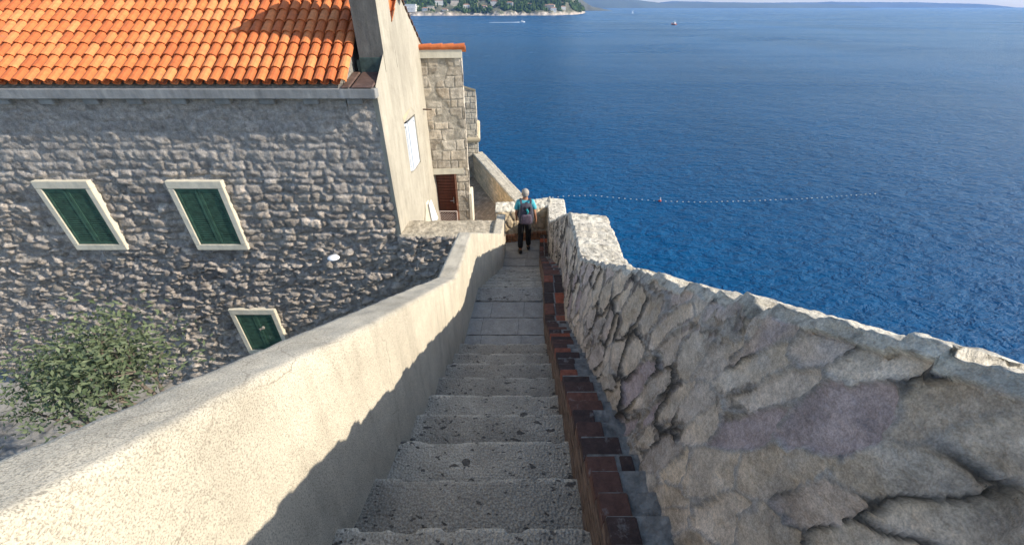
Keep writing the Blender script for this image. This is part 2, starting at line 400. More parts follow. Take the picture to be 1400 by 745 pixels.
for a, b in zip(ys[:-1], ys[1:]):
    za, zb = stair_z(a) - .26, stair_z(b) - .26; xa0, xb0, xa1, xb1 = XL(a) - .1, XR(a) + .3, XL(b) - .1, XR(b) + .3
    v = [(xa0, a, za), (xb0, a, za), (xb1, b, zb), (xa1, b, zb), (xa0, a, -9.3), (xb0, a, -9.3), (xb1, b, -9.3), (xa1, b, -9.3)]
    n = len(mb.v); mb.v += v; mb.f += [tuple(n + q for q in f) for f in ((0, 1, 2, 3), (4, 7, 6, 5), (0, 4, 5, 1), (1, 5, 6, 2), (2, 6, 7, 3), (3, 7, 4, 0))]
mb.build('core', M['mortar'], stairs)
mb = MB()
for k in range(4): mb.box((-1.75 - .32 * k, 8.8, -6.4), (-1.43 - .32 * k + .02, 9.9, Z2 - .17 * (k + 1)), bev=.01)
mb.build('side_steps', M['slab'], stairs)

# ------------------------------------------------------------------ rendered balustrade wall on the left of the steps
LT = ip([-2, 1.135, 3.55, 4.57, 7.78, 8.75], [-1.097 + 3.135 * .545, -1.097, -2.41, -2.41, -4.13, -4.13])
XO = ip([-2, 1.5, 3.57, 4.6, 7.8, 8.75], [-1.10, -.93, -.80, -.69, -.43, -.36])
def corner_stations(a, b, step, kinks):
    s = np.arange(a, b + step / 2, step)
    return np.unique(np.round(np.concatenate([s, np.array(kinks)]), 4))
sy = corner_stations(-1.2, 8.75, .025, [3.55, 4.57, 7.78])
def ringL(y):
    b = stair_z(y) - .3; t = LT(y); xi = XL(y); xo = XO(y)
    return [(xi, y, b), (xi, y, t - .012), (xi - .012, y, t), (xo + .02, y, t + .006), (xo, y, t - .015), (xo - .02, y, -9.1)]
P, U, W, ci = strip(sy, ringL, (.03, .01, .02, .01, .09))
top = (np.arange(P.shape[1]) >= ci[1]) & (np.arange(P.shape[1]) <= ci[4])
disp = fbm(U * 3, W * 3, 3) * .012 + fbm(U * 20, W * 20, 4, 3) * .003 + np.where(top[None], fbm(U * 14, W * 14, 5) * .012, 0)
face = np.array((.63, .56, .435)); tp = np.array((.52, .47, .37))
col = np.where(top[None, :, None], tp * (1 + .5 * fbm(U * 8, W * 8, 6)[..., None]), face * (1 + .22 * fbm(U * 1.5, W * 2.5, 7)[..., None]))
outer = np.arange(P.shape[1]) > ci[4] + 1
dj, A, B = rubble(U, W, .34, .2, 5)
oc = palette(A, [(.25, .23, .2), (.36, .33, .28), (.30, .28, .25)]); oc = oc * sstep(.0, .02, dj)[..., None] + np.array((.3, .28, .25)) * (1 - sstep(.0, .02, dj))[..., None]
col = np.where(outer[None, :, None], oc, col)
disp = np.where(outer[None], sstep(0, .04, dj) * .04 + fbm(U * 6, W * 6, 9) * .03, disp)
wl = grid_mesh('stair_wall', P, disp, col, M['plaster_wall'], None, True)
tag(wl, 'cream speckled rendered wall bordering the left side of the steps, half in shadow', 'wall')

# ------------------------------------------------------------------ rubble parapet on the sea side
PT = ip([-2, 3.5, 4.58, 8.45, 9.9], [-2.13 + 5.5 * .555, -2.13, -2.13, -4.18, -4.2])
PX = ip([-2, 3.5, 4.58, 8.45, 9.9], [.68, .69, .71, .86, .92])
sy = np.unique(np.round(np.concatenate([corner_stations(-1.2, 0, .03, [0]), corner_stations(0, 3.6, .008, [3.5]), corner_stations(3.6, 5.2, .0125, [4.58]), corner_stations(5.2, 9.9, .02, [8.45])]), 4))
TH = ip([-2, 3.3, 3.5, 9.4], [.52, .52, .50, .46]); TL = ip([-2, 3.2, 3.5, 4.4, 7.4, 7.8, 9.4], [.17, .17, .07, .07, .10, .05, .05])
def ringR(y):
    b = stair_z(y) - .2; t = PT(y); xb = XB(y) + .0; xt = PX(y); w = TH(y)
    t += .014 * (2 * vnoise(np.array(y * 3.5), np.array(.5), 77) - 1) + .022 * (np.mod(y * 4.7 + .8 * math.sin(y * 7), 1) - .5) + .016 * (2 * h2(np.floor(np.array(y * 13)), np.array(.5), 78) - 1)
    sx = (xt - xb)
    return [(xb - .02, y, b), (xb, y, b + .25), (xt - .01, y, t - .04), (xt + .015, y, t), (xt + w - .03, y, t - TL(y) + .02), (xt + w, y, t - TL(y) - .03), (xt + w + .35, y, -9.5), (xt + w + 1.6, y, -26)]
P, U, W, ci = strip(sy, ringR, (.03, .008, .01, .015, .01, .15, .5))
w0 = W - W[:, ci[3]][:, None]
yy_ = P[..., 1]; nr_ = sstep(1.5, .5, yy_); U0, w00 = U, w0; U = U - np.maximum(0, 1.2 - yy_) * .8; w0 = w0 * (1 + .55 * nr_)
dj, A, B = rubble(U + w0 * .45 + fbm(U * 10, W * 10, 21) * .03, w0 - U * .08 + fbm(U * 10, W * 10, 22) * .03, .24, .33, 31, .95, .28)
cols = [(.48, .41, .33), (.56, .50, .42), (.50, .42, .33), (.44, .385, .33), (.57, .48, .37), (.52, .46, .40), (.46, .39, .36), (.58, .51, .41)]
c = palette(A, cols) * (.92 + .36 * B[..., None]) * 1.16
lich = sstep(.56, .70, vnoise(U * 2.3, W * 2.3, 91) * .5 + vnoise(U * 9, W * 9, 92) * .3 + vnoise(U * 31, W * 31, 93) * .2)[..., None]
c = c * (1 - .45 * lich) + np.array((.34, .31, .27)) * .45 * lich
och = sstep(.60, .72, vnoise(U * 3.1 + 7, W * 3.1, 94) * .5 + vnoise(U * 8, W * 8, 95) * .5)[..., None]
c = c * (1 - .35 * och) + np.array((.60, .46, .30)) * .35 * och
pk = (B > .88) & (A > .3); c = np.where(pk[..., None], np.array((.47, .39, .375)), c)
c = c * (1 + .6 * fbm(U * 6, W * 14, 12, 5)[..., None])
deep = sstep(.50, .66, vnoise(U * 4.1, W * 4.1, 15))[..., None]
d2, A3, B3 = rubble(U + 3, w0, .07, .09, 131, .95, .3)
nearj = sstep(.034, .026, dj) * sstep(.45, .55, vnoise(U * 2.7 + 5, W * 2.7, 25)) * (dj > .004)
c = np.where((nearj > .5)[..., None], palette(A3, cols) * (.7 + .4 * B3[..., None]) * (.55 + .45 * sstep(.002, .010, d2))[..., None], c)
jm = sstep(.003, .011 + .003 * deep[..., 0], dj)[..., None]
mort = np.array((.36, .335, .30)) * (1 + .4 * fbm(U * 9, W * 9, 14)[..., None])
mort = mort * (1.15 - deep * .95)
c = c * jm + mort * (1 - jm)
# the crest: brighter weathered mortar bed with small stones
isT = (np.arange(P.shape[1]) >= ci[2] + 1) & (np.arange(P.shape[1]) <= ci[5])
dt, A2, B2 = rubble(U, w0 + 40, .17, .15, 41, .9)
ct = palette(A2, [(.62, .57, .47), (.68, .63, .52), (.56, .51, .42)]) * (1 + .55 * fbm(U * 14, W * 14, 16)[..., None])
ct = ct * (1 - .45 * sstep(.60, .72, vnoise(U * 30, W * 30, 27) * .6 + vnoise(U * 60, W * 60, 28) * .4))[..., None]
c = np.where(isT[None, :, None], ct, c)
disp = sstep(.0, .014, dj) * (.008 + .012 * deep[..., 0]) + (B - .5) * .014 * sstep(0, .02, dj) + fbm(U * 3, W * 3, 17) * .015 + fbm(U * 12, W * 16, 18, 5) * .018 + (A - .5) * .012 * np.clip(dj / .12, 0, 1) + nearj * (sstep(0, .012, d2) * .010 - .006)
dT = sstep(0, .03, dt) * .004 + fbm(U * 5, W * 5, 19) * .025 + fbm(U * 30, W * 30, 20, 3) * .016
disp = np.where(isT[None], dT, disp)
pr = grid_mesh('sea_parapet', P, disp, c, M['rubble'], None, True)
tag(pr, 'thick rubble stone parapet with pale top to the right of the steps', 'wall')

# ------------------------------------------------------------------ brick kerb
kerb = empty('brick_kerb', (.5, 4, Z2)); tag(kerb, 'stepped kerb of dark red bricks at the foot of the sea parapet', 'kerb')
bk = MB(); mo = MB(); side = MB()
KZ = .26
def brick(a, b, y0, y1, z0, z1, bev=.006):
    bk.box((a + .003 + rnd.uniform(0, .004), y0 + .005, z0), (b - .003 - rnd.uniform(0, .004), y1 - .005 + rnd.uniform(-.003, .003), z1 + rnd.uniform(-.004, .004)), bev=bev,
           M=Matrix.Translation(((a + b) / 2, (y0 + y1) / 2, z1)) @ Matrix.Rotation(rnd.uniform(-.02, .02), 4, 'Z') @ Matrix.Rotation(rnd.uniform(-.02, .02), 4, 'Y') @ Matrix.Translation((-(a + b) / 2, -(y0 + y1) / 2, -z1)))
def kerb_run(ya, yb, zf, dy, kind):
    y = ya
    while y < yb - .02:
        d = dy * rnd.uniform(.9, 1.12) if kind != 'flat' else dy
        ye = min(y + d, yb); z = zf((y + ye) / 2); a = float(XR(y)); b = float(XB(ye)) + .02
        if kind == 'flat':
            m = a + (b - a) * .5; brick(a, m - .004, y, ye, z - .05, z, .003); brick(m + .004, b, y, ye, z - .05, z, .003)
        else:
            s = rnd.uniform(.58, .78) if rnd.random() < .75 else .5
            m = a + (b - a) * s
            up = rnd.choice([0, 0, 0, .012, .02])
            s_ = rnd.random(); zc = z - .006
            if s_ < .35: m = b - .035
            elif s_ < .6: m = a + (b - a) * .62
            else: m = a + (b - a) * .55
            brick(a, m, y, ye, z - .06, z + up * .5, .004)
            if s_ > .35 and rnd.random() < .4: brick(m + .010, b - .01, y + .008, ye - .008, z - .09, z + .002, .004)
        # courses of the kerb's side face, towards the steps
        zz = z - .062; k = 0; sz = float(stair_z(y)) - .25
        while zz > sz:
            side.box((a + rnd.uniform(.001, .008), y, zz - .040), (a + .1, ye + .004, zz), bev=.003); zz -= .052; k += 1
        mo.box((a + .010, y - .001, sz - .1), (b + .05, ye + .001, z - .006))
        y = ye
kerb_run(-1.0, 3.62, lambda y: float(stair_z(y)) + KZ + .0, .125, 'step')
kerb_run(3.62, 4.74, lambda y: Z1 + .26, .235, 'flat')
kerb_run(4.74, 7.8, lambda y: float(stair_z(y)) + .27, .13, 'step')
kerb_run(7.8, 9.2, lambda y: Z2 + .22, .2, 'flat')
bk.build('top_bricks', M['brick'], kerb)['kind'] = 'stuff'
side.build('side_bricks', M['oldbrick'], kerb)['kind'] = 'stuff'
mo.build('mortar_bed', M['mortar'], kerb)

# ------------------------------------------------------------------ end wall beyond the lower landing
def end_wall():
    s = np.arange(-.42, 1.02, .02)
    zt = ip([-.42, .35, .6, .8, 1.1], [-4.27, -4.27, -4.27, -4.25, -4.22])
    def ring(x):
        y = 9.27 + .20 * x; t = zt(x) + .02 * (vnoise(np.array(x * 9), np.array(.1), 3) - .5)
        return [(x, y, -6.2), (x, y, t - .01), (x, y + .03, t + .01), (x, y + .38, t + .07), (x, y + .46, t + .02), (x, y + .75, -9.5)]
    P, U, W, ci = strip(s, ring, (.02, .02, .02, .02, .2))
    w = W - W[:, ci[1]][:, None]
    dj, A, B = rubble(U, w, .16, .26, 71, .9)
    c = palette(A, [(.70, .53, .34), (.80, .65, .44), (.74, .57, .35), (.66, .53, .37)]) * (.85 + .3 * B[..., None]) * (.75 + .25 * sstep(0, .015, dj))[..., None]
    isT = (np.arange(P.shape[1]) >= ci[1]) & (np.arange(P.shape[1]) <= ci[4])
    c = np.where(isT[None, :, None], np.array((.64, .59, .48)) * (1 + .5 * fbm(U * 9, W * 9, 2)[..., None]), c)
    d = sstep(0, .03, dj) * .02 + fbm(U * 6, W * 6, 3) * .03 + fbm(U * 25, W * 25, 4) * .008
    o = grid_mesh('end_wall', P, d, c, M['block'], None, True)
    # the grid's first axis runs along +X here, so its normal points the wrong way round unless mirrored
    tag(o, 'low sunlit stone wall closing the lower landing in front of the walker', 'wall')
    b = MB()
    x = -.40
    while x < .78:
        d = rnd.uniform(.1, .16)
        for r in range(3):
            y = 9.225 + .20 * x
            b.box((x + .005, y - .012, Z2 + r * .075), (x + d - .005, y + .06, Z2 + r * .075 + .066), bev=.005)
        x += d
    b.build('brick_base', plain('orange_brick', (.42, .20, .10), .9, .5, 8, .008, 50), o)['label'] = 'row of orange red bricks at the foot of the wall'
end_wall()

# ------------------------------------------------------------------ low cross wall between house and stair wall
def cross_wall():
    s = np.arange(-2.90, -.30, .02)
    def ring(x):
        t = -4.20 + .025 * (vnoise(np.array(x * 4.), np.array(.3), 5) - .5)
        f = 7.83 + .16 * float(sstep(-2.47, -2.6, np.array(x)))
        return [(x, f, -9.1), (x, f, t - .02), (x, f + .03, t), (x, 8.54, t + .01), (x, 8.57, t - .02), (x, 8.57, -9.1)]
    P, U, W, ci = strip(s, ring, (.022, .01, .02, .01, .3))
    return P, U, W, ci
ROUGH = [(.36, .32, .27), (.50, .43, .36), (.56, .47, .38), (.30, .27, .245), (.45, .38, .31), (.54, .47, .40)]
def rough_face(U, W, seed, cw=.25, ch=.14):
    dj, A, B = rubble(U, W + fbm(U * 9, W * 9, seed + 5) * .05, cw * 1.0, ch, seed, .98, .8)
    c = palette(A, ROUGH) * (.75 + .4 * B[..., None]) * (1 + .5 * fbm(U * 7, W * 7, seed + 1)[..., None])
    mm = sstep(.006, .03, dj)[..., None]
    mort = np.array((.42, .385, .35)) * (1 + .4 * fbm(U * 11, W * 11, seed + 2)[..., None])
    return dj, A, B, c * mm + mort * (1 - mm)
P, U, W, ci = cross_wall()
dj, A, B, c = rough_face(U, W, 201)
isT = (np.arange(P.shape[1]) >= ci[1]) & (np.arange(P.shape[1]) <= ci[4])
x = P[..., 0]
c = np.where(isT[None, :, None], np.array((.53, .46, .345)) * (1 + .75 * fbm(x * 7, W * 7, 8)[..., None]) * (.8 + .2 * sstep(.0, .02, np.abs(x + .85)))[..., None], c)
d = sstep(.0, .055, dj) * .075 + (B - .5) * .06 + fbm(U * 5, W * 5, 204) * .06 + fbm(U * 9, W * 11, 205, 5) * .07
d = d - .12 * sstep(-2.5, -2.75, P[..., 0]) * (~isT[None])
d = np.where(isT[None], fbm(U * 5, W * 5, 206) * .04 + fbm(U * 25, W * 25, 207) * .015, d)
ow = grid_mesh('cross_wall', P, d, c, M['rough'], None, True)
tag(ow, 'low wall of dark rough stones with a broad flat mortar top beside the house corner', 'wall')

# ------------------------------------------------------------------ the house
GX = lambda y: -2.45 + .064 * (y - 7.88)
house = empty('house', (-5, 8, -9)); tag(house, 'old house with dark rubble front, cream rendered gable and orange tiled roof', 'house')
s = np.arange(-14.2, -2.44, .026)
XX, ZZ = np.meshgrid(s, np.linspace(-9.1, -1.36, 300), indexing='ij')
dj, A, B, c = rough_face(XX, ZZ, 301, .31, .17)
dk, A4, B4 = ashlar(XX + fbm(XX * 5, ZZ * 5, 351) * .2, ZZ + fbm(XX * 4, ZZ * 5, 352) * .15, .17, .30, 350)
ck = palette(A4, ROUGH) * (.68 + .55 * B4[..., None]) * (1 + .6 * fbm(XX * 7, ZZ * 7, 353, 5)[..., None]); mk = sstep(.004, .03, dk)[..., None]; ck = ck * mk + np.array((.44, .405, .365)) * (1 - mk)
hi = sstep(-4.5, -4.1, ZZ + fbm(XX * 1.5, ZZ * 1.5, 355) * .8); dj = dj * (1 - hi) + dk * hi; B = B * (1 - hi) + B4 * hi; c = c * (1 - hi[..., None]) + ck * hi[..., None]
# mortar smeared over the upper part, barer stones low down
up = sstep(-3.6, -2.2, ZZ + fbm(XX * 1.2, ZZ * 1.2, 5) * 1.2)
sm = np.array((.46, .43, .40)) * (1 + .4 * fbm(XX * 6, ZZ * 6, 311)[..., None])
c = c * (1 - .55 * up[..., None]) + sm * .55 * up[..., None]
d = (sstep(.0, .05, dj) * .065 + (B - .5) * .06) * (1 - .6 * up) * (1 - .25 * hi) + fbm(XX * 3, ZZ * 4, 304) * .05 + fbm(XX * 8, ZZ * 10, 305, 5) * .085 * (1 - .45 * up)
edge = sstep(-2.62, -2.46, XX); d = d * (1 - edge * .7)
P = np.stack([XX, XX * 0 + 7.90, ZZ], -1)
grid_mesh('front_wall', P, d, c, M['rough'], house)
# gable wall with a splayed window opening
WY0, WY1, WZ0, WZ1 = 9.17, 10.05, -3.30, -2.13
def gp(y, z, off=0.0): return (GX(y) + off, y, z)
EY0, EY1, AY, AZ = 7.86, 11.95, 9.93, .25
EZ0, EZ1 = -1.20, -1.28
def rake(y): return float(np.interp(y, [EY0, AY, EY1], [EZ0, AZ, EZ1]))
mb = MB()
def wallstrip(ya, yb, za, zb, n=1):
    mb.quad(gp(ya, za(ya)), gp(yb, za(yb)), gp(yb, zb(yb)), gp(ya, zb(ya)))
bot = lambda y: -9.1
wallstrip(7.86, WY0, bot, rake); wallstrip(WY1, AY + .12 + .08, bot, rake) if False else None
wallstrip(WY0, AY, bot, lambda y: WZ0); wallstrip(AY, WY1, bot, lambda y: WZ0)
wallstrip(WY0, AY, lambda y: WZ1, rake); wallstrip(AY, WY1, lambda y: WZ1, rake)
wallstrip(WY1, EY1, bot, rake)
mb.build('gable_wall', M['gable'], house)
# back of the house so that it has a body
mb = MB(); mb.box((-14.2, 8.0, -9.1), (-2.75, 11.9, -1.45)); mb.build('inner_walls', M['concrete'], house)
mb = MB(); mb.quad((-2.44, 7.86, -4.25), (-2.449, 7.86, EZ0), (-2.56, 7.90, EZ0), (-2.56, 7.90, -4.25)); mb.build('corner_render', M['gable'], house)
# window
win = empty('window', (GX(9.6), 9.6, -2.7)); adopt(win, house)
dd = .20
mb = MB()
def gi(y, z, o=dd): return (GX(y) - o, y, z)
mb.quad(gp(WY0, WZ0), gi(WY0 + .03, WZ0 + .02), gi(WY0 + .03, WZ1 - .04), gp(WY0, WZ1))
mb.quad(gp(WY1, WZ0), gp(WY1, WZ1), gi(WY1 - .03, WZ1 - .04), gi(WY1 - .03, WZ0 + .02))
mb.quad(gp(WY0, WZ0), gp(WY1, WZ0), gi(WY1 - .03, WZ0 + .02), gi(WY0 + .03, WZ0 + .02))
mb.build('reveal', M['gable'], win)
mb = MB(); mb.quad(gp(WY0 - .02, WZ1 + .13, .004), gp(WY1 - .25, WZ1 + .20, .004), gp(WY1 + .03, WZ1 + .02, .004), gi(WY1 - .03, WZ1 - .04), gi(WY0 + .03, WZ1 - .04), gp(WY0 - .02, WZ1 + .0, .004))
mb.build('soffit', M['soffit'], win)
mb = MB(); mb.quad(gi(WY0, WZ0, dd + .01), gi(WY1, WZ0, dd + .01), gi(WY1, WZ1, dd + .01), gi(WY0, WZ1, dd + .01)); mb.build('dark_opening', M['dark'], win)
def shutter(y0, y1, o0, o1, name='shutter'):
    """a louvred leaf between two y's, its outer face at depths o0 and o1 inside the wall plane"""
    sb = MB(); a = Vector(gi(y0, 0, o0)); b = Vector(gi(y1, 0, o1)); L = (b - a).length; u = (b - a).normalized(); nrm = u.cross(Vector((0, 0, 1)))
    Mx = Matrix(((u.x, nrm.x, 0, a.x), (u.y, nrm.y, 0, a.y), (0, 0, 1, 0), (0, 0, 0, 1)))
    z0, z1 = WZ0 + .03, WZ1 - .06
    for p, q in (((0, 0, z0), (.05, .035, z1)), ((L - .05, 0, z0), (L, .035, z1)), ((.052, .002, z0), (L - .052, .033, z0 + .07)), ((.052, .002, z1 - .06), (L - .052, .033, z1))):
        sb.box(p, q, M=Mx, bev=.003)
    z = z0 + .09
    while z < z1 - .08:
        if True:
            bm = bmesh.new(); bmesh.ops.create_cube(bm, size=1)
            for v in bm.verts: v.co = Vector((L / 2 + v.co.x * (L - .1), .017 + v.co.y * .034, z + v.co.z * .008 - v.co.y * .028))
            sb.add(bm, Mx)
        z += .042
    return sb.build(name, M['shutter'], win)
shutter(WY0 + .04, WY0 + .22, .15, .02); shutter(WY0 + .235, WY1 - .03, .02, .05)
for (a, b) in (((WY0 + .02, WZ0), (WY0 + .05, WZ1)), ((WY1 - .05, WZ0), (WY1 - .02, WZ1))):
    fr = MB(); fr.box((GX(9.6) - .22, a[0], a[1]), (GX(9.6) - .15, b[0], b[1])); fr.build('frame', M['white'], win)
# iron stub near the far corner
mb = MB(); mb.tube([(GX(10.8) - .05, 10.8, -2.18), (GX(10.8) + .22, 10.82, -2.19)], .018); mb.build('iron_hook', M['iron'], house)
# eaves slab
mb = MB(); mb.box((-14.3, 7.72, -1.385), (-2.44, 7.95, -1.225), bev=.01); mb.build('eaves_slab', M['concrete'], house)
for k in range(14): mb = MB(); mb.box((-3.0 - k * .8, 7.80, -1.49), (-2.72 - k * .8, 7.93, -1.388), bev=.012); mb.build('corbel', M['concrete'], house)
# roof: rows of half-round tiles
def tiles(mb, x0, x1, A0, A1, pitch=.205, ln=.36, r=.085, seg=6, jit=.006):
    """A0 eave point (y,z), A1 ridge point (y,z); columns along x"""
    sl = Vector((0, A1[0] - A0[0], A1[1] - A0[1])); L = sl.length; s = sl / L; nrm = Vector((1, 0, 0)).cross(s)
    if nrm.z < 0: nrm = -nrm
    nx = int(abs(x1 - x0) / pitch); n = int(L / (ln * .86)) + 1
    for c in range(nx + 1):
        for cover in (1, 0):
            x = x0 + (c + (.5 if cover else 0)) * pitch
            if x > x1: continue
            for k in range(n):
                a = k * ln * .86; b = min(a + ln, L)
                if b - a < .05: continue
                jx = rnd.uniform(-jit, jit); r0, r1 = (r * 1.06, r * .86) if cover else (r * .9, r * 1.05)
                h0, h1 = (.062, .045) if cover else (.0, -.012)
                base = Vector((x + jx, A0[0], A0[1])); n0 = len(mb.v)
                for (d, rr, h) in ((a, r0, h0), (b, r1, h1)):
                    for th in (0, 1):
                        for q in range(seg + 1):
                            t = math.pi * q / seg; R_ = rr - th * .014
                            up = math.sin(t) * R_ * .85 if cover else -math.sin(t) * R_ * .6 + .05
                            p = base + s * d + Vector((1, 0, 0)) * (-math.cos(t) * R_) + nrm * (h + up)
                            mb.v.append(tuple(p))
                m = seg + 1
                for q in range(seg):
                    mb.f.append((n0 + q, n0 + q + 1, n0 + 2 * m + q + 1, n0 + 2 * m + q))
                    mb.f.append((n0 + m + q, n0 + 3 * m + q, n0 + 3 * m + q + 1, n0 + m + q + 1))
                    mb.f.append((n0 + q, n0 + m + q, n0 + m + q + 1, n0 + q + 1))
                    mb.f.append((n0 + 2 * m + q, n0 + 2 * m + q + 1, n0 + 3 * m + q + 1, n0 + 3 * m + q))
                for q in (0, seg): mb.f.append((n0 + q, n0 + 2 * m + q, n0 + 3 * m + q, n0 + m + q))
mb = MB(); tiles(mb, -14.2, -3.02, (7.84, -1.17), (9.93, .22))
yb = 9.26; tiles(mb, -2.96, -2.40, (yb, rake(yb) - .05), (9.93, .22), pitch=.185)
roof = mb.build('roof', M['tile'], house, smooth=False)
mb = MB()
mb.quad((-14.2, 7.84, -1.24), (-3.05, 7.84, -1.24), (-3.05, 9.93, .14), (-14.2, 9.93, .14)); mb.quad((-3.05, 9.2, -.342), (-2.42, 9.2, -.342), (-2.40, 9.93, .14), (-3.05, 9.93, .14)); mb.quad((-3.05, 7.9, -1.26), (-2.5, 7.9, -1.26), (-2.5, 9.2, -1.0), (-3.05, 9.2, -1.0)); mb.quad((-3.03, 7.84, -1.6), (-3.03, 9.93, -1.3), (-3.03, 9.93, .14), (-3.03, 7.84, -1.22)); mb.quad((-3.05, 9.2, -1.3), (-2.45, 9.2, -1.3), (-2.45, 9.2, -.345), (-3.05, 9.2, -.345)); mb.quad((-14.2, 9.93, .14), (-2.44, 9.93, .14), (-2.3, 12.0, -1.35), (-14.2, 12.0, -1.35))
mb.build('roof_deck', M['mortar'], roof)
mb = MB(); tiles(mb, -14.2, -2.5, (12.02, -1.30), (9.93, .20), seg=4, pitch=.23)
mb.build('back_slope', M['tile'], roof)
mb = MB()                                                     # verge of the far slope: dark tile ends laid along the rake
for k in range(12):
    y = 9.95 + k * .165; z = rake(y)
    mb.box((GX(y) - .14, y, z - .01), (GX(y) + .035, y + .158, z + .035), bev=.008,
           M=Matrix.Translation((0, y, z)) @ Matrix.Rotation(R(-37), 4, 'X') @ Matrix.Translation((0, -y, -z)))
mb.build('verge_tiles', plain('dark_verge', (.10, .06, .045), .9, .4, 14, .006, 40), roof)
mb = MB()
for k in range(36): mb.tube([(-14.1 + k * .33, 9.93, .20), (-14.1 + k * .33 + .36, 9.93, .215)], [.10, .115], 10)
mb.build('ridge_tiles', M['tile'], roof)
# chimney flush with the gable
cx0, cx1, cy0, cy1 = -2.87, -2.43, 8.53, 9.25
mb = MB()
v = [(cx0, cy0), (GX(cy0) + .003, cy0), (GX(cy1) + .003, cy1), (cx0 + .02, cy1)]
zb, zt = -1.05, 1.0
n = len(mb.v); mb.v += [(a, b, zb) for a, b in v] + [(a, b, zt) for a, b in v]
mb.f += [(0, 1, 5, 4), (2, 3, 7, 6), (3, 0, 4, 7), (4, 5, 6, 7)]
ch = mb.build('chimney', M['chimney'], house)
mb = MB(); mb.quad((GX(cy0) + .006, cy0 + .004, zb), (GX(cy1) + .006, cy1, zb + .3), (GX(cy1) + .006, cy1, zt), (GX(cy0) + .006, cy0 + .004, zt)); mb.build('sunlit_side', M['gable'], ch)  # gable's cream on this side only, putting the sun's light into the colour
ch.children[0].name = 'lit_render_side'
mb = MB(); mb.box((cx0 - .06, cy0 - .06, zt + .002), (GX(cy1) + .07, cy1 + .06, zt + .09), bev=.01); mb.build('chimney_cap', M['concrete'], ch)
# metal flashing in front of the chimney
mb = MB(); mb.box((cx0 - .0, cy0 - .035, -1.12), (-2.45, cy0 - .004, -.80), bev=.006); mb.box((cx0 - .06, cy0 - .02, -1.12), (cx0 - .004, cy1, -.84), bev=.006)
mb.build('flashing', M['verdigris'], ch)
mb = MB()
def tray(a, b):
    n = len(mb.v); z0, z1 = -1.205, -1.06
    mb.v += [(a, 7.76, z0), (b, 7.76, z0), (b, 8.49, z1), (a, 8.49, z1), (a + .02, 7.78, z0 + .02), (b - .02, 7.78, z0 + .02), (b - .02, 8.47, z1 + .02), (a + .02, 8.47, z1 + .02)]
    mb.f += [tuple(n + q for q in f) for f in ((0, 1, 5, 4), (1, 2, 6, 5), (2, 3, 7, 6), (3, 0, 4, 7), (4, 5, 6, 7), (3, 2, 1, 0))]
tray(-2.86, -2.47); tray(-3.04, -2.885)
mb.build('gutter_trays', M['copper'], roof)
# a window and a door in the dark front, left of what the photograph shows
def front_window(x0, x1, z0, z1, nm='front_window'):
    w = empty(nm, ((x0 + x1) / 2, 7.85, z0)); adopt(w, house)
    f = MB()
    for a, b in (((x0 - .12, z0 - .14), (x1 + .12, z0)), ((x0 - .12, z1), (x1 + .12, z1 + .16)), ((x0 - .12, z0), (x0, z1)), ((x1, z0), (x1 + .12, z1))):
        f.box((a[0] + .001, 7.77, a[1] + .001), (b[0] - .001, 7.93, b[1] - .001), bev=.008)
    f.build('stone_surround', M['cream'], w)
    for k in range(2):
        a = x0 + (x1 - x0) / 2 * k; b = a + (x1 - x0) / 2; s_ = MB()
        s_.box((a + .005, 7.79, z0 + .01), (a + .06, 7.825, z1 - .01)); s_.box((b - .06, 7.79, z0 + .01), (b - .005, 7.825, z1 - .01))
        s_.box((a + .062, 7.792, z0 + .01), (b - .062, 7.823, z0 + .08)); s_.box((a + .062, 7.792, z1 - .08), (b - .062, 7.823, z1 - .01))
        z = z0 + .1
        while z < z1 - .1: s_.box((a + .062, 7.796, z), (b - .062, 7.82, z + .03)); z += .045
        s_.build('shutter', plain('green_paint', (.045, .105, .07), .75, .4, 9), w)
front_window(-6.9, -6.0, -4.4, -3.1); front_window(-9.6, -8.7, -4.4, -3.1); front_window(-6.9, -6.0, -7.6, -6.4)

# ------------------------------------------------------------------ lamp on the dark wall
lamp = empty('wall_lamp', (-4.0, 7.83, -4.72)); tag(lamp, 'white oval lamp fixed to the dark rubble house front', 'lamp')
bm = bmesh.new(); bmesh.ops.create_uvsphere(bm, u_segments=24, v_segments=12, radius=1)
for v in bm.verts: v.co = Vector((-4.0 + v.co.x * .135, 7.70 + v.co.y * .115, -4.70 + v.co.z * (.06 if v.co.z > 0 else .045)))
mb = MB(); mb.add(bm); mb.build('lamp_shade', M['white'], lamp, True)
mb = MB(); mb.tube([(-4.0, 7.60 + .1, -4.69), (-4.0, 7.86, -4.69)], .03, 10); mb.tube([(-4.0, 7.80, -4.69), (-4.0, 7.85, -4.69)], .06, 12); mb.build('bracket', M['steel'], lamp)

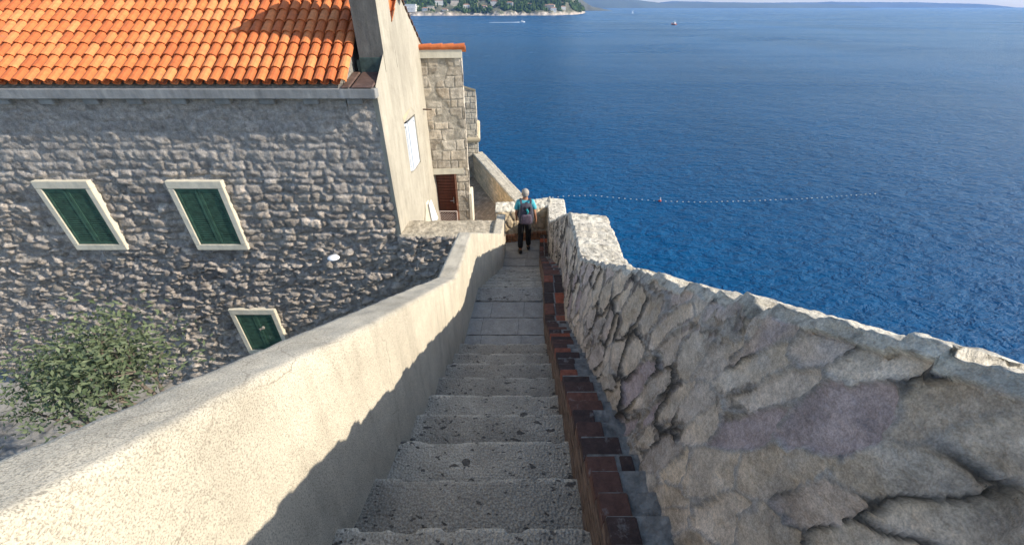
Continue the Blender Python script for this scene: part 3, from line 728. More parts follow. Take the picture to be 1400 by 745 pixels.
# ------------------------------------------------------------------ stone annex with the red door
FY = lambda x: 11.13 + .10 * (x + 2.24)
annex = empty('stone_annex', (-1.8, 12, -9)); tag(annex, 'tall narrow stone building with a red brown door and an orange tile edge', 'building')
ACOL = [(.50, .42, .31), (.60, .51, .39), (.43, .38, .31), (.56, .46, .34), (.64, .57, .46), (.47, .40, .31)]
def ashface(name, xs, zs, yf, rh, bw, seed, mat=None, par=annex, cols=ACOL, amp=.016, gap=.022, along='x'):
    XX, ZZ = np.meshgrid(xs, zs, indexing='ij'); dj, A, B = ashlar(XX, ZZ, rh, bw, seed)
    c = palette(A, cols) * (.8 + .35 * B[..., None]) * (1 + .8 * fbm(XX * 5, ZZ * 5, seed, 5)[..., None])
    m = sstep(.002, gap * (.5 + vnoise(XX * 3, ZZ * 3, 3)), dj)[..., None] * sstep(.72, .6, vnoise(XX * 4, ZZ * 4, 33))[..., None] ** .5; c = c * m + np.array((.45, .40, .32)) * (1 + .5 * fbm(XX * 9, ZZ * 9, 7)[..., None]) * (1 - m)
    d = m[..., 0] * amp + (B - .5) * .012 + fbm(XX * 7, ZZ * 7, seed + 3) * .022
    if along == 'x': P = np.stack([XX, yf(XX), ZZ], -1)
    else: P = np.stack([yf(XX), XX, ZZ], -1)
    return grid_mesh(name, P, d, c, mat or M['block'], par)
xs = np.arange(-2.40, -1.259, .016)
ashface('front_wall', xs, np.arange(-3.86, -1.0, .018), FY, .24, .30, 401)
ashface('door_jamb_wall', np.arange(-1.60, -1.259, .016), np.arange(-6.1, -3.83, .018), FY, .22, .30, 402)
ashface('side_wall', np.arange(FY(-1.26), 13.2, .03), np.arange(-6.1, -1.0, .03), lambda y: -1.262 - .105 * (y - 11.23), .24, .34, 403, along='y')
mb = MB(); mb.box((-3.4, 11.75, -9.1), (-1.50, 13.2, -1.12)); mb.box((-3.4, FY(-1.6) + .03, -3.8), (-1.40, 12, -1.02)); mb.box((-1.585, FY(-1.3) + .03, -9), (-1.40, 12, -3.78)); mb.build('core', M['mortar'], annex)
mb = MB()
def prism(pts, z0, z1):
    n = len(mb.v); m = len(pts); mb.v.extend([(a, b, z0) for a, b in pts] + [(a, b, z1) for a, b in pts])
    mb.f.append(tuple(n + q for q in range(m))[::-1]); mb.f.append(tuple(n + m + q for q in range(m)))
    for q in range(m): mb.f.append((n + q, n + (q + 1) % m, n + m + (q + 1) % m, n + m + q))
prism([(-2.42, FY(-2.42) - .05), (-1.23, FY(-1.23) - .05), (-1.26, 11.5), (-2.42, 11.4)], -1.06, -.83)
mb.build('cornice', M['cream'], annex)
mb = MB()
for k in range(5):
    x = -2.55 + k * .27
    for q in range(3): mb.tube([(x, FY(x) - .02 + q * .2, -.83 + q * .02 - q * q * .03), (x + .30, FY(x + .3) - .02 + q * .2, -.815 + q * .02 - q * q * .03)], [.062, .072], 12)
rf = mb.build('roof', M['tile'], annex)
mb = MB(); mb.quad((-3.4, 11.3, -.84), (-1.35, 11.4, -.84), (-1.50, 13.2, -1.1), (-3.4, 13.2, -1.1)); mb.build('roof_slope', M['tile'], rf)
mb = MB(); prism([(-2.42, FY(-2.42) - .035), (-1.40, FY(-1.40) - .035), (-1.40, FY(-1.4) + .3), (-2.42, FY(-2.42) + .3)], -4.0, -3.84)
mb.build('lintel', M['cream'], annex)
# white rendered strip on the corner
s = MB(); mb = s; prism([(-1.275, FY(-1.27) - .03), (-1.20, FY(-1.2) - .03), (-1.20, 11.75), (-1.275, 11.75)], -6.0, -4.62)
s.build('white_corner_strip', M['cream'], annex)
dr = empty('door', (-1.95, 11.4, -5.85)); adopt(dr, annex)
d_ = MB(); z = -5.84
while z < -4.03:
    d_.box((-2.33, 11.36, z), (-1.665, 11.40, min(z + .085, -4.01)), bev=.008); z += .09
d_.build('leaf', M['door'], dr)
d_ = MB(); d_.box((-1.662, FY(-1.63) + .01, -5.86), (-1.60, 11.45, -4.002), bev=.004); d_.build('frame', M['pinkwood'], dr)
d_ = MB(); d_.box((-1.77, 11.335, -4.98), (-1.745, 11.358, -4.78), bev=.004); d_.tube([(-1.757, 11.34, -4.88), (-1.757, 11.29, -4.88), (-1.85, 11.285, -4.88)], .011, 8); d_.build('handle', M['steel'], dr)
# little wire gate before the door
gate = empty('wire_gate', (-1.95, 11.0, -5.3)); tag(gate, 'small white framed lattice gate in front of the red brown door', 'gate')
g = MB(); x0, x1, z0, z1, gy = -2.16, -1.64, -5.85, -5.08, 10.98
for p, q in (((x0, z0), (x0, z1)), ((x1, z0), (x1, z1)), ((x0, z1), (x1, z1)), ((x0, z0), (x1, z0))): g.tube([(p[0], gy, p[1]), (q[0], gy, q[1])], .014, 8)
g.build('frame', plain('pinkish_white_paint', (.62, .52, .47), .5, .05), gate)
g = MB(); W_, H_ = x1 - x0, z1 - z0; k = -H_
while k < W_:
    a = max(0, k); b = min(W_, k + H_)
    g.tube([(x0 + a, gy, z0 + a - k), (x0 + b, gy, z0 + b - k)], .005, 5, False); g.tube([(x0 + a, gy + .008, z1 - (a - k)), (x0 + b, gy + .008, z1 - (b - k))], .005, 5, False); k += .075
g.build('lattice', plain('pale_wire', (.6, .5, .45), .5, .05), gate)
# slanted white hatch beside it
hb = empty('slanted_hatch', (-2.2, 10.2, -5)); tag(hb, 'small white slanted box leaning on the cream gable near the lattice gate', 'hatch')
g = MB(); n = 0
px = GX(9.9) + .01
g.v += [(px, 9.55, -4.95), (px + .20, 9.62, -4.95), (px + .20, 10.25, -4.95), (px, 10.25, -4.95), (px, 10.0, -4.40), (px + .07, 10.0, -4.43), (px + .07, 10.25, -4.43), (px, 10.25, -4.40)]
g.f += [(0, 1, 5, 4), (1, 2, 6, 5), (2, 3, 7, 6), (4, 5, 6, 7), (3, 0, 4, 7), (0, 3, 2, 1)]
g.build('hatch_body', M['cream'], hb)
g = MB(); g.v += [(px + .215, 9.60, -4.95), (px + .215, 10.27, -4.95), (px + .085, 10.27, -4.41), (px + .085, 9.98, -4.41), (px + .235, 9.60, -4.95), (px + .235, 10.27, -4.95), (px + .105, 10.27, -4.41), (px + .105, 9.98, -4.41)]
g.f += [(3, 2, 1, 0), (4, 5, 6, 7), (0, 1, 5, 4), (1, 2, 6, 5), (2, 3, 7, 6), (3, 0, 4, 7)]
g.build('hatch_lid', M['white'], hb)

# ------------------------------------------------------------------ round-the-corner tower
tower = empty('stone_tower', (-2.2, 17, -9)); tag(tower, 'pale squared stone bastion with a roll moulding rising behind the annex over the sea', 'tower')
TC = [(.62, .54, .41), (.70, .62, .49), (.58, .51, .40), (.66, .57, .43)]
def tface(name, a, b, z0, z1s, step, seed, n=(0, 0)):
    """vertical face from plan point a to plan point b; z1s = top heights at both ends"""
    L = math.hypot(b[0] - a[0], b[1] - a[1]); us = np.arange(0, L + step, step) ; us = np.minimum(us, L)
    vs = np.linspace(0, 1, int((z1s[0] - z0) / step)); UU, VV = np.meshgrid(us, vs, indexing='ij')
    zt = z1s[0] + (z1s[1] - z1s[0]) * UU / L; ZZ = z0 + (zt - z0) * VV
    dj, A, B = ashlar(UU + seed, ZZ, .17, .26, seed)
    c = palette(A, TC) * (.85 + .3 * B[..., None]) * (1 + .35 * fbm(UU * 5, ZZ * 5, seed)[..., None]); m = sstep(.002, .02, dj)[..., None]
    c = c * (.76 + .24 * m); P = np.stack([a[0] + (b[0] - a[0]) * UU / L, a[1] + (b[1] - a[1]) * UU / L, ZZ], -1)
    return grid_mesh(name, P, m[..., 0] * .014 + fbm(UU * 5, ZZ * 5, seed) * .02, c, M['block'], tower)
tface('front_wall', (-3.2, 15.9), (-1.36, 16.05), -9.1, (-2.05, -2.6), .02, 501)
tface('side_wall', (-1.36, 16.05), (-1.58, 18.9), -9.1, (-2.6, -3.3), .04, 502)
mb = MB(); n = 0
mb.v += [(-3.2, 15.87, -2.06), (-1.34, 16.02, -2.6), (-1.60, 18.95, -3.3), (-3.2, 18.95, -2.7), (-3.2, 15.87, -2.0), (-1.34, 16.02, -2.54), (-1.60, 18.95, -3.24), (-3.2, 18.95, -2.64)]
mb.f += [(3, 2, 1, 0), (4, 5, 6, 7), (0, 1, 5, 4), (1, 2, 6, 5), (2, 3, 7, 6), (3, 0, 4, 7)]
mb.build('sloping_top', M['soffit'], tower)
mb = MB(); mb.tube([(-3.2, 15.86, -4.36), (-1.32, 16.01, -4.36), (-1.54, 18.9, -4.36)], .09, 10); mb.build('roll_moulding', M['soffit'], tower)

# ------------------------------------------------------------------ lower walkway and its sea wall
SWX = lambda y: -.348 * (y - 11.5)
xy = [( -1.19, 9.7), (1.1, 9.7), (.45, 11.0), (-1.5, 16.3), (-3.3, 16.3), (-3.3, 14.38), (-1.19, 14.38)]
s1 = np.arange(9.6, 16.3, .025); s2 = np.linspace(0, 1, 90)
YY, TT = np.meshgrid(s1, s2, indexing='ij'); XX = -3.0 + (SWX(YY) + .15 + 3.0) * TT
dj, A, B = ashlar(YY + XX * .35, XX - YY * .3, .085, .26, 601)
c = palette(A, [(.46, .36, .25), (.54, .43, .31), (.50, .39, .27), (.42, .35, .26)]) * (.8 + .35 * B[..., None]) * (1 + .4 * fbm(XX * 3, YY * 3, 6)[..., None]); m = sstep(.002, .012, dj)[..., None]
c = c * (.55 + .45 * m)
P = np.stack([XX, YY, XX * 0 - 5.87], -1)[:, ::-1]
wf = grid_mesh('walkway_path', P[:, ::-1].copy()[::-1], (m[..., 0] * .008 + fbm(XX * 3, YY * 3, 8) * .02)[::-1], c[::-1], M['walkstone'])
tag(wf, 'stone paved walkway behind the lower sea wall', None, None, 'structure')
def ringS(y):
    x = SWX(y); t = -4.90 + .015 * (vnoise(np.array(y * 5.), np.array(.3), 5) - .5)
    k = (.945, .328)
    return [(x - .02, y - .0, -6.1), (x, y, t - .03), (x + .02, y + .01, t), (x + .40, y + .14, t + .02), (x + .44, y + .15, t - .04), (x + .95, y + .3, -9.5), (x + 2.2, y + .6, -26)]
sy = np.arange(9.9, 16.1, .025)
P, U, W, ci = strip(sy, ringS, (.025, .01, .025, .01, .25, .6))
dj, A, B = ashlar(U, W - W[:, ci[1]][:, None], .15, .24, 611)
c = palette(A, [(.76, .58, .37), (.84, .67, .45), (.70, .55, .36)]) * (.85 + .3 * B[..., None]) * (1 + .3 * fbm(U * 4, W * 4, 3)[..., None]); m = sstep(.002, .018, dj)[..., None]
c = c * (.72 + .28 * m)
isT = (np.arange(P.shape[1]) >= ci[1]) & (np.arange(P.shape[1]) <= ci[4])
c = np.where(isT[None, :, None], np.array((.62, .56, .44)) * (1 + .4 * fbm(U * 6, W * 6, 2)[..., None]), c)
sw = grid_mesh('sea_wall', P, m[..., 0] * .012 + fbm(U * 4, W * 4, 4) * .025, c, M['block'], None, True)
tag(sw, 'sandy stone sea wall with a pale coping running diagonally to the tower', 'wall')

# ------------------------------------------------------------------ ground of the yard, cliff, sea
gx, gy = np.meshgrid(np.linspace(-16, -.2, 160), np.linspace(-3, 8.2, 120), indexing='ij')
dj, A, B = ashlar(gx, gy, .35, .5, 701)
c = palette(A, [(.28, .26, .23), (.36, .34, .30), (.32, .30, .27)]) * (.6 + .4 * sstep(.005, .05, dj))[..., None]
yd = grid_mesh('yard_ground', np.stack([gx, gy, gx * 0 - 9.], -1), fbm(gx * 2, gy * 2, 3) * .02, c, M['walkstone']); tag(yd, 'paved yard below the house', None, None, 'structure')
gx, gy = np.meshgrid(np.linspace(-30, 5, 140), np.linspace(-12, 36, 180), indexing='ij')
edge = sstep(5.2, .6, gx + fbm(gx * .3, gy * .3, 5) * 3 + np.maximum(0, gy - 10) * .33) * sstep(35, 30, gy)
gz = -26.5 + edge * 17.2 + fbm(gx * .5, gy * .5, 9) * 2.0 * (1 - edge)
gz = np.minimum(gz, -9.25)
cl = mesh_g = grid_mesh('rock_ground', np.stack([gx, gy, gz], -1), gx * 0, np.array((.38, .34, .28)) * (1 + .5 * fbm(gx, gy, 6)[..., None]), M['rough']); tag(cl, 'rocky ground under the town wall', None, None, 'structure')
SEA = -25.0
def ring_verts(n, m):
    rs = [0] + [20 * (1.13 ** k) for k in range(m)]; return rs
S = MB(); S.v = [(-11800, -600, SEA), (11800, -600, SEA), (11800, 12600, SEA), (-11800, 12600, SEA)]; S.f = [(0, 1, 2, 3)]
sea = S.build('sea', M['sea']); tag(sea, 'deep blue sea', None, None, 'structure')

# ------------------------------------------------------------------ headland with houses and wood
coastY = ip([-1500, -345, 0, 130, 215, 270, 320, 345], [1480, 1490, 1545, 1560, 1680, 1850, 2100, 2260])
def hill_z(X, Y):
    d = Y - coastY(X) + fbm(X * .02, Y * .02, 4) * 60
    lat = sstep(345, 250, X + (fbm(Y * .01, X * .01, 8)) * 40)
    z = 8 * sstep(0, 14, d) * (.35 + 1.5 * vnoise(X * .045, Y * .02, 61)) + 5 * fbm(X * .22, Y * .22, 62, 3) * sstep(-3, 6, d) * sstep(60, 20, d) + np.clip(d - 10, 0, 500) * .26 * (.75 + .8 * (fbm(X * .006, Y * .006, 2) + .2)) * lat
    return SEA - 3 + z * (.35 + .65 * lat) + 3.5 * sstep(-6, 2, d) + fbm(X * .08, Y * .08, 3) * 9 * sstep(-2, 8, d)
# rows follow the coast line so that the shore is finely divided
tt = np.concatenate([np.linspace(-45, 45, 45), np.linspace(50, 520, 60)]); xx = np.linspace(-1100, 352, 420)
gx, tq = np.meshgrid(xx, tt, indexing='ij'); gy = coastY(gx) + tq
gz = hill_z(gx, gy)
h = gz - SEA
rock = sstep(9.0, 6.0, h + fbm(gx * .06, gy * .06, 7) * 14)[..., None]
c = rock * palette(np.clip(.5 + fbm(gx * .05, gy * .05, 9), 0, 1), [(.38, .28, .21), (.46, .40, .33), (.24, .22, .19)]) * (1 + 1.3 * fbm(gx * .14, gy * .14, 63, 3)[..., None]) + (1 - rock) * palette(np.clip(.5 + fbm(gx * .03, gy * .03, 19), 0, 1), [(.06, .09, .045), (.17, .16, .10), (.08, .10, .05)])
mhl, nt, p = new_mat('headland_soil'); a = nt.nodes.new('ShaderNodeAttribute'); a.attribute_name = 'col'
nt.links.new(mul(nt, a.outputs['Color'], ramp(nt, noise(nt, .15, 5, .7), .3, .6, .7, 1.3)), p.inputs['Base Color']); p.inputs['Roughness'].default_value = .95
bump(nt, p, [(noise(nt, .12, 5, .7), 4.0)])
hl = grid_mesh('headland_hill', np.stack([gx, gy, gz], -1), gx * 0, c, mhl); tag(hl, 'wooded headland with rocky shore', None, None, 'structure')
# wood
def foliage(name, a, b):
    m, nt, p = new_mat(name); g = nt.nodes.new('ShaderNodeNewGeometry')
    c = ramp(nt, g.outputs['Random Per Island'], 0, a, 1, b); nt.links.new(c, p.inputs['Base Color']); p.inputs['Roughness'].default_value = .9; p.inputs['Specular IOR Level'].default_value = .1
    return m
M['wood'] = foliage('wood_foliage', (.022, .045, .018), (.085, .13, .04))
hs = [(-322, 26, 30, 14, 1), (-318, 50, 26, 10, 0), (-276, 24, 14, 8, 0), (-262, 46, 17, 9, 1), (-215, 30, 14, 8, 0), (-150, 60, 16, 8, 0), (-95, 70, 18, 9, 1), (-60, 95, 20, 9, 0), (-8, 88, 18, 9, 0),
      (60, 95, 15, 8, 0), (128, 34, 20, 10, 1), (136, 16, 15, 8, 0), (176, 42, 14, 8, 0), (-190, 95, 20, 10, 1), (-240, 90, 22, 9, 0), (118, 60, 16, 8, 1)]
T_ = MB(); bmt = bmesh.new(); bmesh.ops.create_icosphere(bmt, subdivisions=1, radius=1); tv = [v.co.copy() for v in bmt.verts]; tf = [tuple(v.index for v in f.verts) for f in bmt.faces]; bmt.free()
r2 = random.Random(11)
for _ in range(5200):
    X = r2.uniform(-420, 335); d = 16 + 330 * r2.random() ** 1.5; Y = float(coastY(X)) + d
    z = float(hill_z(np.array(X), np.array(Y)))
    if z < SEA + 6: continue
    if X > 225 and d > 120: continue
    dens = float(vnoise(np.array(X * .02), np.array(Y * .02), 40))
    if dens < .28 and d < 150: continue
    if any(abs(X - hx) < w * .6 and -26 < d - hd < w * .5 for hx, hd, w, hh, k in hs): continue
    tall = r2.random() < (.5 if X > -60 and X < 90 else .25)
    rr, hh = (r2.uniform(1.8, 2.8), r2.uniform(7, 11)) if tall else (r2.uniform(3, 6.5), r2.uniform(3, 6))
    n = len(T_.v); cz = z + hh * .75
    for v in tv:
        k = r2.uniform(.75, 1.25); T_.v.append((X + v.x * rr * k, Y + v.y * rr * k, cz + v.z * hh * k))
    T_.f += [(n + a, n + b, n + c) for a, b, c in tf]
wo = T_.build('wood', M['wood']); tag(wo, 'dark green wood of pines and cypresses covering the headland', None, None, 'stuff')
wallc = [plain('far_white_wall', (.72, .70, .66), .9, .05, .3), plain('far_cream_wall', (.60, .52, .42), .9, .05, .3)]
roofc = plain('far_roof', (.38, .20, .13), .9, .2, .4)
HL = ['large white terraced building at the left end of the far shore', 'flat white block above the large terraced building on the far shore', 'small cream house low on the wooded far shore', 'white villa among dark pines on the far shore',
      'small pale house near the rocks of the far shore', 'small house half hidden by trees on the far slope', 'pale villa with red roof on the far wooded slope', 'pale house near the top edge of the wooded slope', 'cream house above the darkest pines of the headland',
      'little house between cypresses on the headland', 'white villa above the rocks near the headland tip', 'low pale house right above the rocks near the headland tip', 'small house behind the tip of the headland', 'white building high on the left of the far slope', 'cream building high on the left end of the far slope', 'pale house behind the white villa near the headland tip']
for k, (hx, hd, w, hh, kind) in enumerate(hs):
    Y = float(coastY(hx)) + hd; z = float(hill_z(np.array(float(hx)), np.array(Y))) - 2
    e = empty('shore_house', (hx, Y, z), r2.uniform(-.25, .25)); w *= 1.3; hh *= 1.2; tag(e, HL[k], 'house', 'houses on the far headland')
    dpt = w * .6; b = MB(); b.box((-w / 2, -dpt / 2, -3), (w / 2, dpt / 2, hh)); 
    if kind: b.box((-w / 2 - 3, -dpt / 2 - 3, -3), (w / 2 - 3, -dpt / 2 + .01 - .02, hh * .5))
    o = b.build('wall', wallc[kind if k else 0]); o.parent = e
    b = MB(); rz = hh + .01
    if k in (0, 1, 3, 13): b.box((-w / 2 - .4, -dpt / 2 - .4, rz), (w / 2 + .4, dpt / 2 + .4, rz + .5)); o = b.build('roof', wallc[0])
    else:
        q = [(-w / 2 - .6, -dpt / 2 - .6, rz), (w / 2 + .6, -dpt / 2 - .6, rz), (w / 2 + .6, dpt / 2 + .6, rz), (-w / 2 - .6, dpt / 2 + .6, rz), (-w / 4, 0, rz + 2.4), (w / 4, 0, rz + 2.4)]
        b.v += q; b.f += [(0, 1, 5, 4), (1, 2, 5), (2, 3, 4, 5), (3, 0, 4), (3, 2, 1, 0)]; o = b.build('roof', roofc)
    o.parent = e
    nf = max(1, int(hh / 3.4)); nw = max(2, int(w / 4))
    for f in range(nf):
        for q in range(nw):
            xw = -w / 2 + (q + .5) * w / nw; zw = 1 + f * 3.4
            yf = -dpt / 2 - .05 - (3 if (kind and zw < hh * .5 - 1) else 0); xw2 = xw - (3 if yf < -dpt / 2 - 1 else 0)
            b = MB(); b.box((xw2 - .8, yf, zw), (xw2 + .8, yf + .04, zw + 1.7)); o = b.build('window', M['glass']); o.parent = e
# far headland and mountains
def ridge(name, x0, x1, y0, depth, prof, colr, seed, label, nx=260, ny=30, rough=.06):
    gx, t = np.meshgrid(np.linspace(x0, x1, nx), np.linspace(0, 1, ny), indexing='ij')
    gy = y0 + t * depth + fbm(gx / depth * 2, gx * 0, seed) * depth * .4
    pk = prof(gx); sh = np.sin(np.clip(t * 1.0, 0, 1) * math.pi) ** .8
    gz = SEA - 2 + pk * sh * (1 + fbm(gx / depth * 3, t * 3, seed + 1) * .3) + pk * rough * fbm(gx / depth * 12, t * 9, seed + 2) * 3 * sh
    o = grid_mesh(name, np.stack([gx, gy, gz], -1), gx * 0, np.array(colr) * (1 + .5 * fbm(gx / depth * 8, t * 8, seed + 3)[..., None]), mhl)
    tag(o, label, None, None, 'structure'); return o
ridge('second_headland_hill', 200, 690, 3150, 500, ip([200, 420, 560, 690], [120, 95, 28, 0]), (.13, .13, .09), 3, 'rocky green second headland further off')
K = 9000 * .834 / 550
ridge('mountain', -2500, 5600, 7600, 2600, ip([-2500, 800, 2000, 2430, 2700, 3000, 3400, 4200, 5600], [260, 210, 135, 92, 62, 88, 78, 70, 60]), (.10, .12, .08), 5, 'blue hazy mountains on the horizon', 400)
ridge('far_mountain', 3000, 9800, 9500, 2400, ip([3000, 3700, 4600, 6000, 8000, 9800], [60, 130, 100, 90, 110, 70]), (.10, .11, .09), 9, 'palest mountains furthest off', 300)

# ------------------------------------------------------------------ boats
def boat(x, y, L, rz, label, hullc, cabin, kind):
    e = empty('motor_boat' if kind != 'sail' else 'sailing_boat', (x, y, SEA), rz); tag(e, label, 'boat', 'boats out on the bay')
    b = MB(); secs = [(-.5, .30, .0), (-.2, .36, .0), (.15, .34, .02), (.38, .2, .06), (.5, .01, .10)]
    n = 0; B_ = []
    for sx, w, r in secs:
        for sy_, z in ((-w, .10 + r), (-w * .75, -.03), (w * .75, -.03), (w, .10 + r)): b.v.append((sx * L, sy_ * L * .5, z * L))
    for i in range(4):
        for k in range(3): b.f.append((4 * i + k, 4 * i + k + 1, 4 * i + 5 + k, 4 * i + 4 + k))
        b.f.append((4 * i + 3, 4 * i, 4 * i + 4, 4 * i + 7))
    b.f.append((0, 3, 2, 1)); o = b.build('hull', hullc); o.parent = e
    b = MB()
    if kind == 'sail':
        b.tube([(0, 0, .08 * L), (0, 0, 1.3 * L)], .012 * L, 6); b.v += [(-.02 * L, .01 * L, .2 * L), (-.42 * L, .04 * L, .2 * L), (-.02 * L, .0, 1.25 * L), (-.02 * L, .03 * L, .2 * L), (-.42 * L, .06 * L, .2 * L), (-.02 * L, .02 * L, 1.25 * L)]
        q = len(b.v) - 6; b.f += [(q, q + 1, q + 2), (q + 5, q + 4, q + 3), (q, q + 3, q + 4, q + 1), (q + 1, q + 4, q + 5, q + 2), (q, q + 2, q + 5, q + 3)]
        o = b.build('sail', M['white']); o.parent = e
    else:
        b.box((-.25 * L, -.13 * L, .11 * L), (.15 * L, .13 * L, .28 * L), bev=.02 * L); b.box((-.28 * L, -.14 * L, .285 * L), (.12 * L, .14 * L, .31 * L)); o = b.build('cabin', cabin); o.parent = e
        b = MB(); b.box((-.2 * L, -.133 * L, .19 * L), (.1 * L, .133 * L, .25 * L)); b.box((.12 * L, -.1 * L, .19 * L), (.153 * L, .1 * L, .25 * L)); o = b.build('window', M['glass']); o.parent = e
        b = MB(); b.tube([(-.1 * L, 0, .31 * L), (-.1 * L, 0, .55 * L)], .012 * L, 6); o = b.build('mast', M['white']); o.parent = e
boat(19.5, 878, 9.0, .1, 'white speedboat with a foam wake before the far headland', M['white'], M['white'], 'motor')
boat(262, 765, 12.0, 1.9, 'white and red excursion boat at the right of the bay', plain('orange_hull', (.55, .16, .08), .5, .1), M['white'], 'motor')
boat(505, 2000, 9.0, .3, 'tiny white sailing boat far out under the mountains', M['white'], M['white'], 'sail')
w = MB(); w.v += [(14, 878.2, SEA + .05), (14, 876, SEA + .05), (-42, 868, SEA + .05), (-42, 876, SEA + .05), (16, 878, SEA + .9), (4, 876.6, SEA + .35)]; w.f += [(0, 1, 5, 4), (1, 2, 3, 0, 5)]
wk = w.build('wake_water', M['foam']); tag(wk, 'white foam wake trailing the speedboat', None, None, 'stuff')

# ------------------------------------------------------------------ swimming-line floats
bx = [4.2, 8.8, 13, 17.2, 22.9, 28.8, 36, 46, 58]; by = [58.2, 59.3, 59.2, 58.4, 57.6, 57.4, 57.6, 58.4, 60]
by = [58.4, 59.6, 59.8, 58.6, 57.6, 57.2, 57.6, 58.6, 60.5]
fx = ip(bx, by)
BW = plain('float_white', (.6, .62, .62), .5, 0); BR = plain('float_red', (.45, .05, .03), .5, 0)
bm0 = MB(); bm0.tube([(0, 0, -.10), (0, 0, -.08), (0, 0, .08), (0, 0, .10)], [.03, .065, .065, .03], 10); f0 = None
x = 3.8; rp = []
while x < 58:
    y = float(fx(x)) + rnd.uniform(-.06, .06); rp.append((x, y, SEA + .0))
    if abs(x - 22.6) > .5:
        if f0 is None:
            f0 = bm0.build('float', BW); o = f0
        else: o = f0.copy(); COL.objects.link(o)
        o.location = (x, y, SEA + .05); o.rotation_euler = (1.5, 0, 1.4 + rnd.uniform(-.3, .3))
        tag(o, 'small white float on the rope across the water', 'float', 'white floats on the swimming line')
    x += .86
mb = MB(); mb.tube(rp, .008, 5); tag(mb.build('float_rope', plain('rope_blue', (.05, .09, .14), .8, 0)), 'thin rope carrying the white floats across the water', 'rope')
bu = empty('marker_buoy', (22.7, 57.6, SEA)); tag(bu, 'larger red buoy with pale top on the float line', 'buoy')
b = MB(); b.ball((0, 0, .12), (.24, .24, .2), 2); o = b.build('buoy_body', BR, None, True); o.parent = bu
b = MB(); b.tube([(0, 0, .3), (0, 0, .62)], [.12, .07], 8); o = b.build('buoy_top', BW); o.parent = bu

# ------------------------------------------------------------------ olive tree in the yard, left of what the photo shows
def tree(x, y, z, hgt, rad, seed, label):
    r = random.Random(seed); e = empty('olive_tree', (x, y, z)); tag(e, label, 'tree')
    t = MB(); tips = []
    def limb(p, d, L, rr, lev):
        pts = [p]; q = p.copy(); dd_ = d.copy()
        for k in range(4):
            dd_ = (dd_ + Vector((r.uniform(-.25, .25), r.uniform(-.25, .25), r.uniform(-.05, .2)))).normalized(); q = q + dd_ * L / 4; pts.append(q.copy())
        t.tube(pts, [rr * (1 - .12 * k) for k in range(5)], 7)
        if lev < 3:
            for k in range(3 if lev else 4): limb(pts[-1 - (k % 2)], (dd_ + Vector((r.uniform(-1, 1), r.uniform(-1, 1), r.uniform(-.1, .6)))).normalized(), L * .62, rr * .55, lev + 1)
        else: tips.append(q)
    limb(Vector((0, 0, 0)), Vector((.05, 0, 1)), hgt * .45, .14, 0)
    o = t.build('trunk', plain('olive_bark', (.17, .14, .11), .95, .3, 10, .02, 20)); o.parent = e
    l = MB()
    for tp_ in tips:
        for k in range(150):
            c = tp_ + Vector((r.gauss(0, .28), r.gauss(0, .28), r.gauss(0, .24))) * rad
            d = Vector((r.uniform(-1, 1), r.uniform(-1, 1), r.uniform(-.6, .8))).normalized(); s_ = d.orthogonal().normalized() * .02; L = r.uniform(.08, .14)
            l.quad(c, c + d * L * .5 + s_, c + d * L, c + d * L * .5 - s_)
    o = l.build('crown', foliage('olive_leaf', (.07, .10, .05), (.18, .21, .12))); o.parent = e
tree(-7.2, 4.6, -9, 4.6, 1.1, 5, 'grey green olive tree growing in the yard under the house')

# ------------------------------------------------------------------ the walker
def skin(name, pts, edges, radii, mat, parent, sub=2, root=0, smooth=True):
    me = bpy.data.meshes.new(name); me.from_pydata([tuple(p) for p in pts], edges, []); ob = bpy.data.objects.new(name + '_tmp', me); COL.objects.link(ob)
    md = ob.modifiers.new('s', 'SKIN'); sl = me.skin_vertices[0] if len(me.skin_vertices) else None
    if sl is None:
        bmx = bmesh.new(); bmx.from_mesh(me); bmx.verts.layers.skin.verify(); bmx.to_mesh(me); bmx.free(); sl = me.skin_vertices[0]
    for i, r_ in enumerate(radii):
        sl.data[i].radius = r_ if hasattr(r_, '__len__') else (r_, r_); sl.data[i].use_root = (i == root)
    md.use_smooth_shade = smooth
    sb = ob.modifiers.new('d', 'SUBSURF'); sb.levels = sub; sb.render_levels = sub
    dg = bpy.context.evaluated_depsgraph_get(); ev = ob.evaluated_get(dg); nm = bpy.data.meshes.new_from_object(ev)
    bpy.data.objects.remove(ob); o = bpy.data.objects.new(name, nm); COL.objects.link(o); nm.materials.clear(); nm.materials.append(mat)
    nm.polygons.foreach_set('use_smooth', [True] * len(nm.polygons)); o.parent = parent; return o
person = empty('person', (.31, 8.72, Z2), R(4))
tag(person, 'man walking away down the steps in grey cap, turquoise shirt and black trousers', 'person')
SK = plain('skin', (.36, .17, .10), .6, .05, 20)
# frame: x right, y forward (away from camera), z up
hipL, hipR = (-.085, 0, .90), (.085, 0, .90)
knL, knR = (-.105, .07, .49), (.10, .08, .50)
anL, anR = (-.115, -.10, .10), (.115, .10, .09)
pts = [(0, 0, .95), (0, -.01, 1.10), (0, 0, 1.28), (0, .015, 1.42), (0, .03, 1.50), (0, .045, 1.60), (0, .05, 1.66),   # 0-6
       hipL, knL, anL, hipR, knR, anR,                                                                              # 7-12
       (-.17, .01, 1.40), (-.225, -.01, 1.13), (-.205, .10, .92), (-.20, .135, .85),                                  # 13-16
       (.17, .01, 1.40), (.235, -.04, 1.13), (.285, .04, .90), (.29, .06, .83)]                                       # 17-20
E = [(0, 1), (1, 2), (2, 3), (3, 4), (4, 5), (5, 6), (0, 7), (7, 8), (8, 9), (0, 10), (10, 11), (11, 12), (3, 13), (13, 14), (14, 15), (15, 16), (3, 17), (17, 18), (18, 19), (19, 20)]
